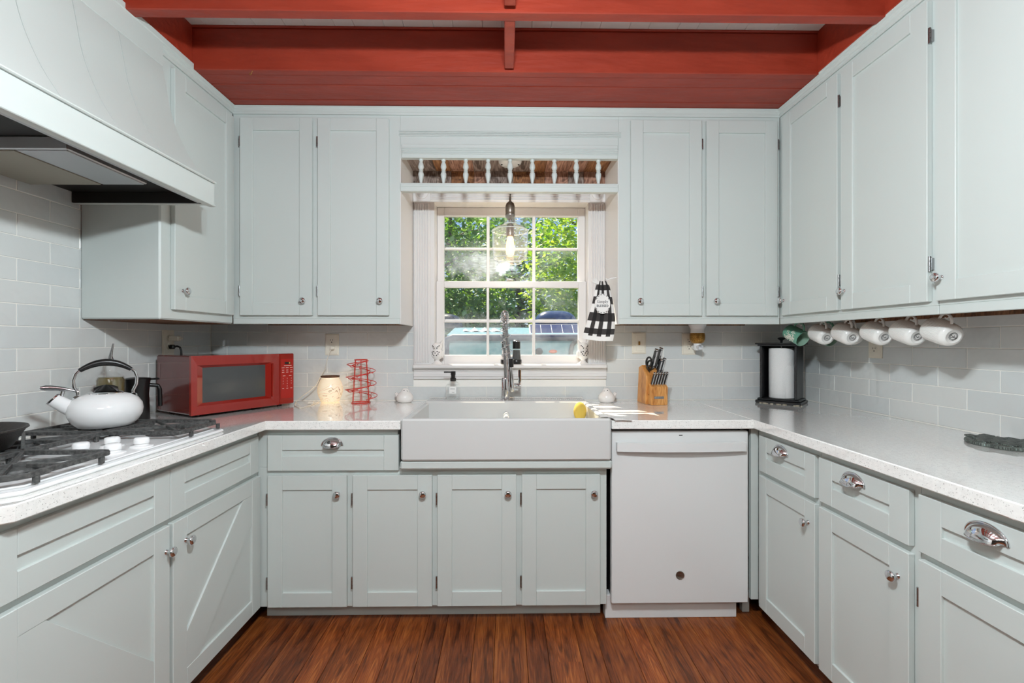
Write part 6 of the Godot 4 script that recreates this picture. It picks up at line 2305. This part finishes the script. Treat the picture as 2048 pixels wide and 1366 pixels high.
func tree(label: String, x: float, d: float, h: float, seed_: int, crowns: Array, tones: Array, size: float, density: float) -> void:
	var rng := RandomNumberGenerator.new()
	rng.seed = seed_
	var t := thing("tree", label, "tree", at(x, -0.5, d))
	var g := Geo.new()
	var tr := []
	for k in 7:
		tr.append(Vector3(sin(k * 1.3 + seed_) * 0.06 * k, h * k / 6.0, cos(k * 1.7) * 0.05 * k))
	g.tube(tr, [0.15, 0.13, 0.115, 0.10, 0.08, 0.06, 0.04], 10)
	for k in 9:
		var p: Vector3 = tr[1 + k % 5]
		var a := rng.randf() * TAU
		var l := rng.randf_range(0.9, 1.8)
		g.tube([p, p + Vector3(cos(a) * l * 0.5, l * 0.3, sin(a) * l * 0.5), p + Vector3(cos(a) * l, l * 0.45, sin(a) * l)], [0.045, 0.03, 0.012], 7)
	put("trunk", g, M.bark, t)
	g = Geo.new()
	for c in crowns:
		leaves(g, rng, c[0], c[1], int(density * c[1].x * c[1].y * c[1].z), size, tones)
	var o := put("foliage", g, M.leaf, t)
	o.set_meta("kind", "stuff")

func outside() -> void:
	tag(put("lawn", gbox(Vector3(-30, -0.9, -45), Vector3(30, -0.55, -2.95), 0), M.ground), "rough green lawn outside the window", "lawn")
	var bright := [Color(0.36, 0.54, 0.07), Color(0.50, 0.64, 0.10), Color(0.26, 0.46, 0.06), Color(0.62, 0.70, 0.17)]
	var deep := [Color(0.15, 0.30, 0.08), Color(0.22, 0.38, 0.10), Color(0.12, 0.24, 0.10), Color(0.30, 0.46, 0.14)]
	var blue := [Color(0.18, 0.34, 0.20), Color(0.24, 0.42, 0.24), Color(0.32, 0.46, 0.22), Color(0.15, 0.29, 0.17)]
	tree("bright green broadleaf tree beyond the camper's solar panel", 2.5, 11.5, 5.5, 4, [[Vector3(0, 3.3, 0), Vector3(2.1, 2.7, 1.2)], [Vector3(-0.7, 1.5, 0.2), Vector3(1.4, 1.4, 1.0)]], bright, 0.17, 2300)
	tree("dark leafy tree beyond the left end of the camper", -1.7, 11.5, 5.2, 7, [[Vector3(0, 3.1, 0), Vector3(2.0, 2.5, 1.1)], [Vector3(0.5, 1.6, 0.2), Vector3(1.4, 1.3, 0.9)]], deep, 0.16, 2300)
	tree("blue-green tree in the middle of the second row", 0.35, 14.5, 6.0, 11, [[Vector3(0, 3.6, 0), Vector3(2.4, 2.8, 1.2)], [Vector3(0, 1.5, 0), Vector3(2.2, 1.5, 1.0)]], blue, 0.19, 1700)
	tree("yellow-green tree at the left of the second row", -4.8, 14.5, 6.0, 15, [[Vector3(0, 3.4, 0), Vector3(2.6, 3.0, 1.2)]], bright, 0.19, 1200)
	tree("leafy green tree at the right of the second row", 5.4, 14.5, 6.0, 17, [[Vector3(0, 3.4, 0), Vector3(2.6, 3.0, 1.2)]], blue, 0.19, 1100)
	tree("tall shady tree behind all the others at the left", -3.4, 18.5, 9.0, 21, [[Vector3(0, 4.6, 0), Vector3(4.2, 4.2, 1.4)], [Vector3(0, 2.0, 0), Vector3(4.0, 2.0, 1.2)]], deep, 0.28, 560)
	tree("tall sunlit tree behind all the others at the right", 4.6, 18.5, 7.0, 25, [[Vector3(0, 3.2, 0), Vector3(3.7, 3.3, 1.3)]], bright, 0.26, 560)
	# --- pale blue camper with a dark roll round its roof edge
	var d := 5.2
	var gy := -0.55
	var p0 := on_back(890, 690, d)
	var y := on_back(1024, 681, d).y
	var t := thing("camper", "pale blue camper trailer with a dark padded roof edge outside", "vehicle", at(p0.x, gy, d))
	var h := y - gy
	var L := 3.4
	put("body", gbox(Vector3(0, 0.45, -2.2), Vector3(L, h, 0), 0.03), M.aqua, t)
	var g := Geo.new()
	g.t = Transform3D(Basis(Vector3(0, 0, 1), Vector3.UP, Vector3(-1, 0, 0)), Vector3(0, h, 0))
	g.prism([Vector2(-0.01, 0), Vector2(-0.01, 0.06), Vector2(-0.85, 0.175), Vector2(-1.5, 0.175), Vector2(-2.19, 0.06), Vector2(-2.19, 0)], -0.02, -L + 0.02)
	put("roof", g, M.aqua, t)
	g = Geo.new()
	g.tube([Vector3(0.01, 0.6, 0.0), Vector3(0.01, h - 0.06, 0.0), Vector3(0.03, h + 0.01, 0.01), Vector3(0.09, h + 0.035, 0.012), Vector3(L, h + 0.035, 0.012)], 0.038, 12)
	put("edge_roll", g, M.navy_roll, t)
	var sp := on_back(1113, 652, d + 0.35)
	g = Geo.new()
	var px := sp.x - p0.x
	var ps := Transform3D(Basis(Vector3.RIGHT, 0.55), Vector3(px, h + 0.135, -0.32))
	g.t = ps
	g.box(Vector3(-0.34, -0.012, -0.11), Vector3(0.34, 0.012, 0.11), 0.003)
	var pan := put("solar_panel", g, M.white_gloss, t)
	for k in 5:
		g = Geo.new()
		g.t = ps
		g.box(Vector3(-0.325 + k * 0.131, 0.012, -0.1), Vector3(-0.2 + k * 0.131, 0.0145, 0.1), 0.001)
		put("cell", g, M.solar, pan)
	g = Geo.new()
	g.box(Vector3(px - 0.3, h + 0.06, -0.4), Vector3(px - 0.27, h + 0.13, -0.28), 0.004)
	g.box(Vector3(px + 0.27, h + 0.06, -0.4), Vector3(px + 0.3, h + 0.13, -0.28), 0.004)
	put("panel_bracket", g, M.dark_metal, pan)
	var q := on_back(1078, 703, d) - p0
	g = Geo.new()
	g.t = Transform3D(Basis(Vector3.RIGHT, PI / 2), Vector3(q.x, on_back(1078, 703, d).y - gy, 0))
	g.lathe([Vector2(0.042, -0.01), Vector2(0.042, 0.012), Vector2(0.034, 0.02), Vector2(0, 0.02)], 24)
	put("filler_cap", g, M.rubber, t)
	q = on_back(1106, 703, d) - p0
	g = Geo.new()
	g.ball(Vector3(q.x, on_back(1106, 703, d).y - gy, 0.002), Vector3(0.05, 0.022, 0.014), 20, 10)
	put("marker_light", g, M.orange, t)
	var q0 := on_back(1141, 706, d)
	g = Geo.new()
	var sx := q0.x - p0.x
	g.tube([Vector3(sx, q0.y - gy - 0.5, 0.03), Vector3(sx, q0.y - gy + 0.02, 0.03), Vector3(sx + 0.015, q0.y - gy + 0.09, 0.03), Vector3(sx + 0.06, q0.y - gy + 0.14, 0.03), Vector3(sx + 0.14, q0.y - gy + 0.155, 0.03)], 0.026, 10)
	put("grab_tube", g, M.rubber, t)
	for k in 2:
		g = Geo.new()
		g.t = Transform3D(Basis(Vector3.RIGHT, PI / 2), Vector3(0.9 + k * 1.4, 0.33, -0.1))
		g.lathe([Vector2(0.0, -0.1), Vector2(0.33, -0.1), Vector2(0.33, 0.1), Vector2(0.2, 0.1), Vector2(0.18, 0.07), Vector2(0, 0.07)], 28)
		put("wheel", g, M.rubber, t)
	# dark moulded covers of the two rooftop units
	for e in [[on_back(1110, 640, d + 1.1).x, 0.31, 0.245, M.car_navy], [on_back(886, 640, d + 1.1).x, 0.30, 0.20, M.car_black]]:
		g = Geo.new()
		var rws := []
		for i in 11:
			var f: float = PI / 2 * i / 10.0
			var row := []
			for j in 41:
				var a := TAU * j / 40.0
				var k := pow(cos(f), 0.62) if i < 10 else 0.0
				row.append(Vector3(e[0] - p0.x + signf(cos(a)) * pow(absf(cos(a)), 0.55) * e[1] * k, h + 0.174 + pow(sin(f), 0.9) * e[2], -1.1 + signf(sin(a)) * pow(absf(sin(a)), 0.55) * 0.26 * k))
			rws.append(row)
		g.sheet(rws)
		var ac := put("rooftop_cover", g, e[3], t)
		for i in 5:
			g = gbox(Vector3(e[0] - p0.x - e[1] * 0.8, h + 0.2 + i * 0.024, -0.846), Vector3(e[0] - p0.x - 0.02, h + 0.207 + i * 0.024, -0.836), 0.001)
			put("louvre", g, M.car_glass, ac)
	# loose pale cover lying on the roof
	g = Geo.new()
	var rows := []
	var lo := on_back(960, 661, d + 0.5)
	for i in 9:
		var row := []
		for j in 15:
			row.append(Vector3(lo.x - 0.2 + j * 0.035, y + 0.115 + 0.045 * (i / 8.0) + 0.02 * sin(j * 1.7 + i * 1.1) * sin(i * 0.9 + 0.4), -d - 0.35 - i * 0.06))
		rows.append(row)
	g.sheet(rows, true)
	tag(put("roof_tarp", g, M.cloth_white), "crumpled pale tarp lying on the camper roof", "tarp")
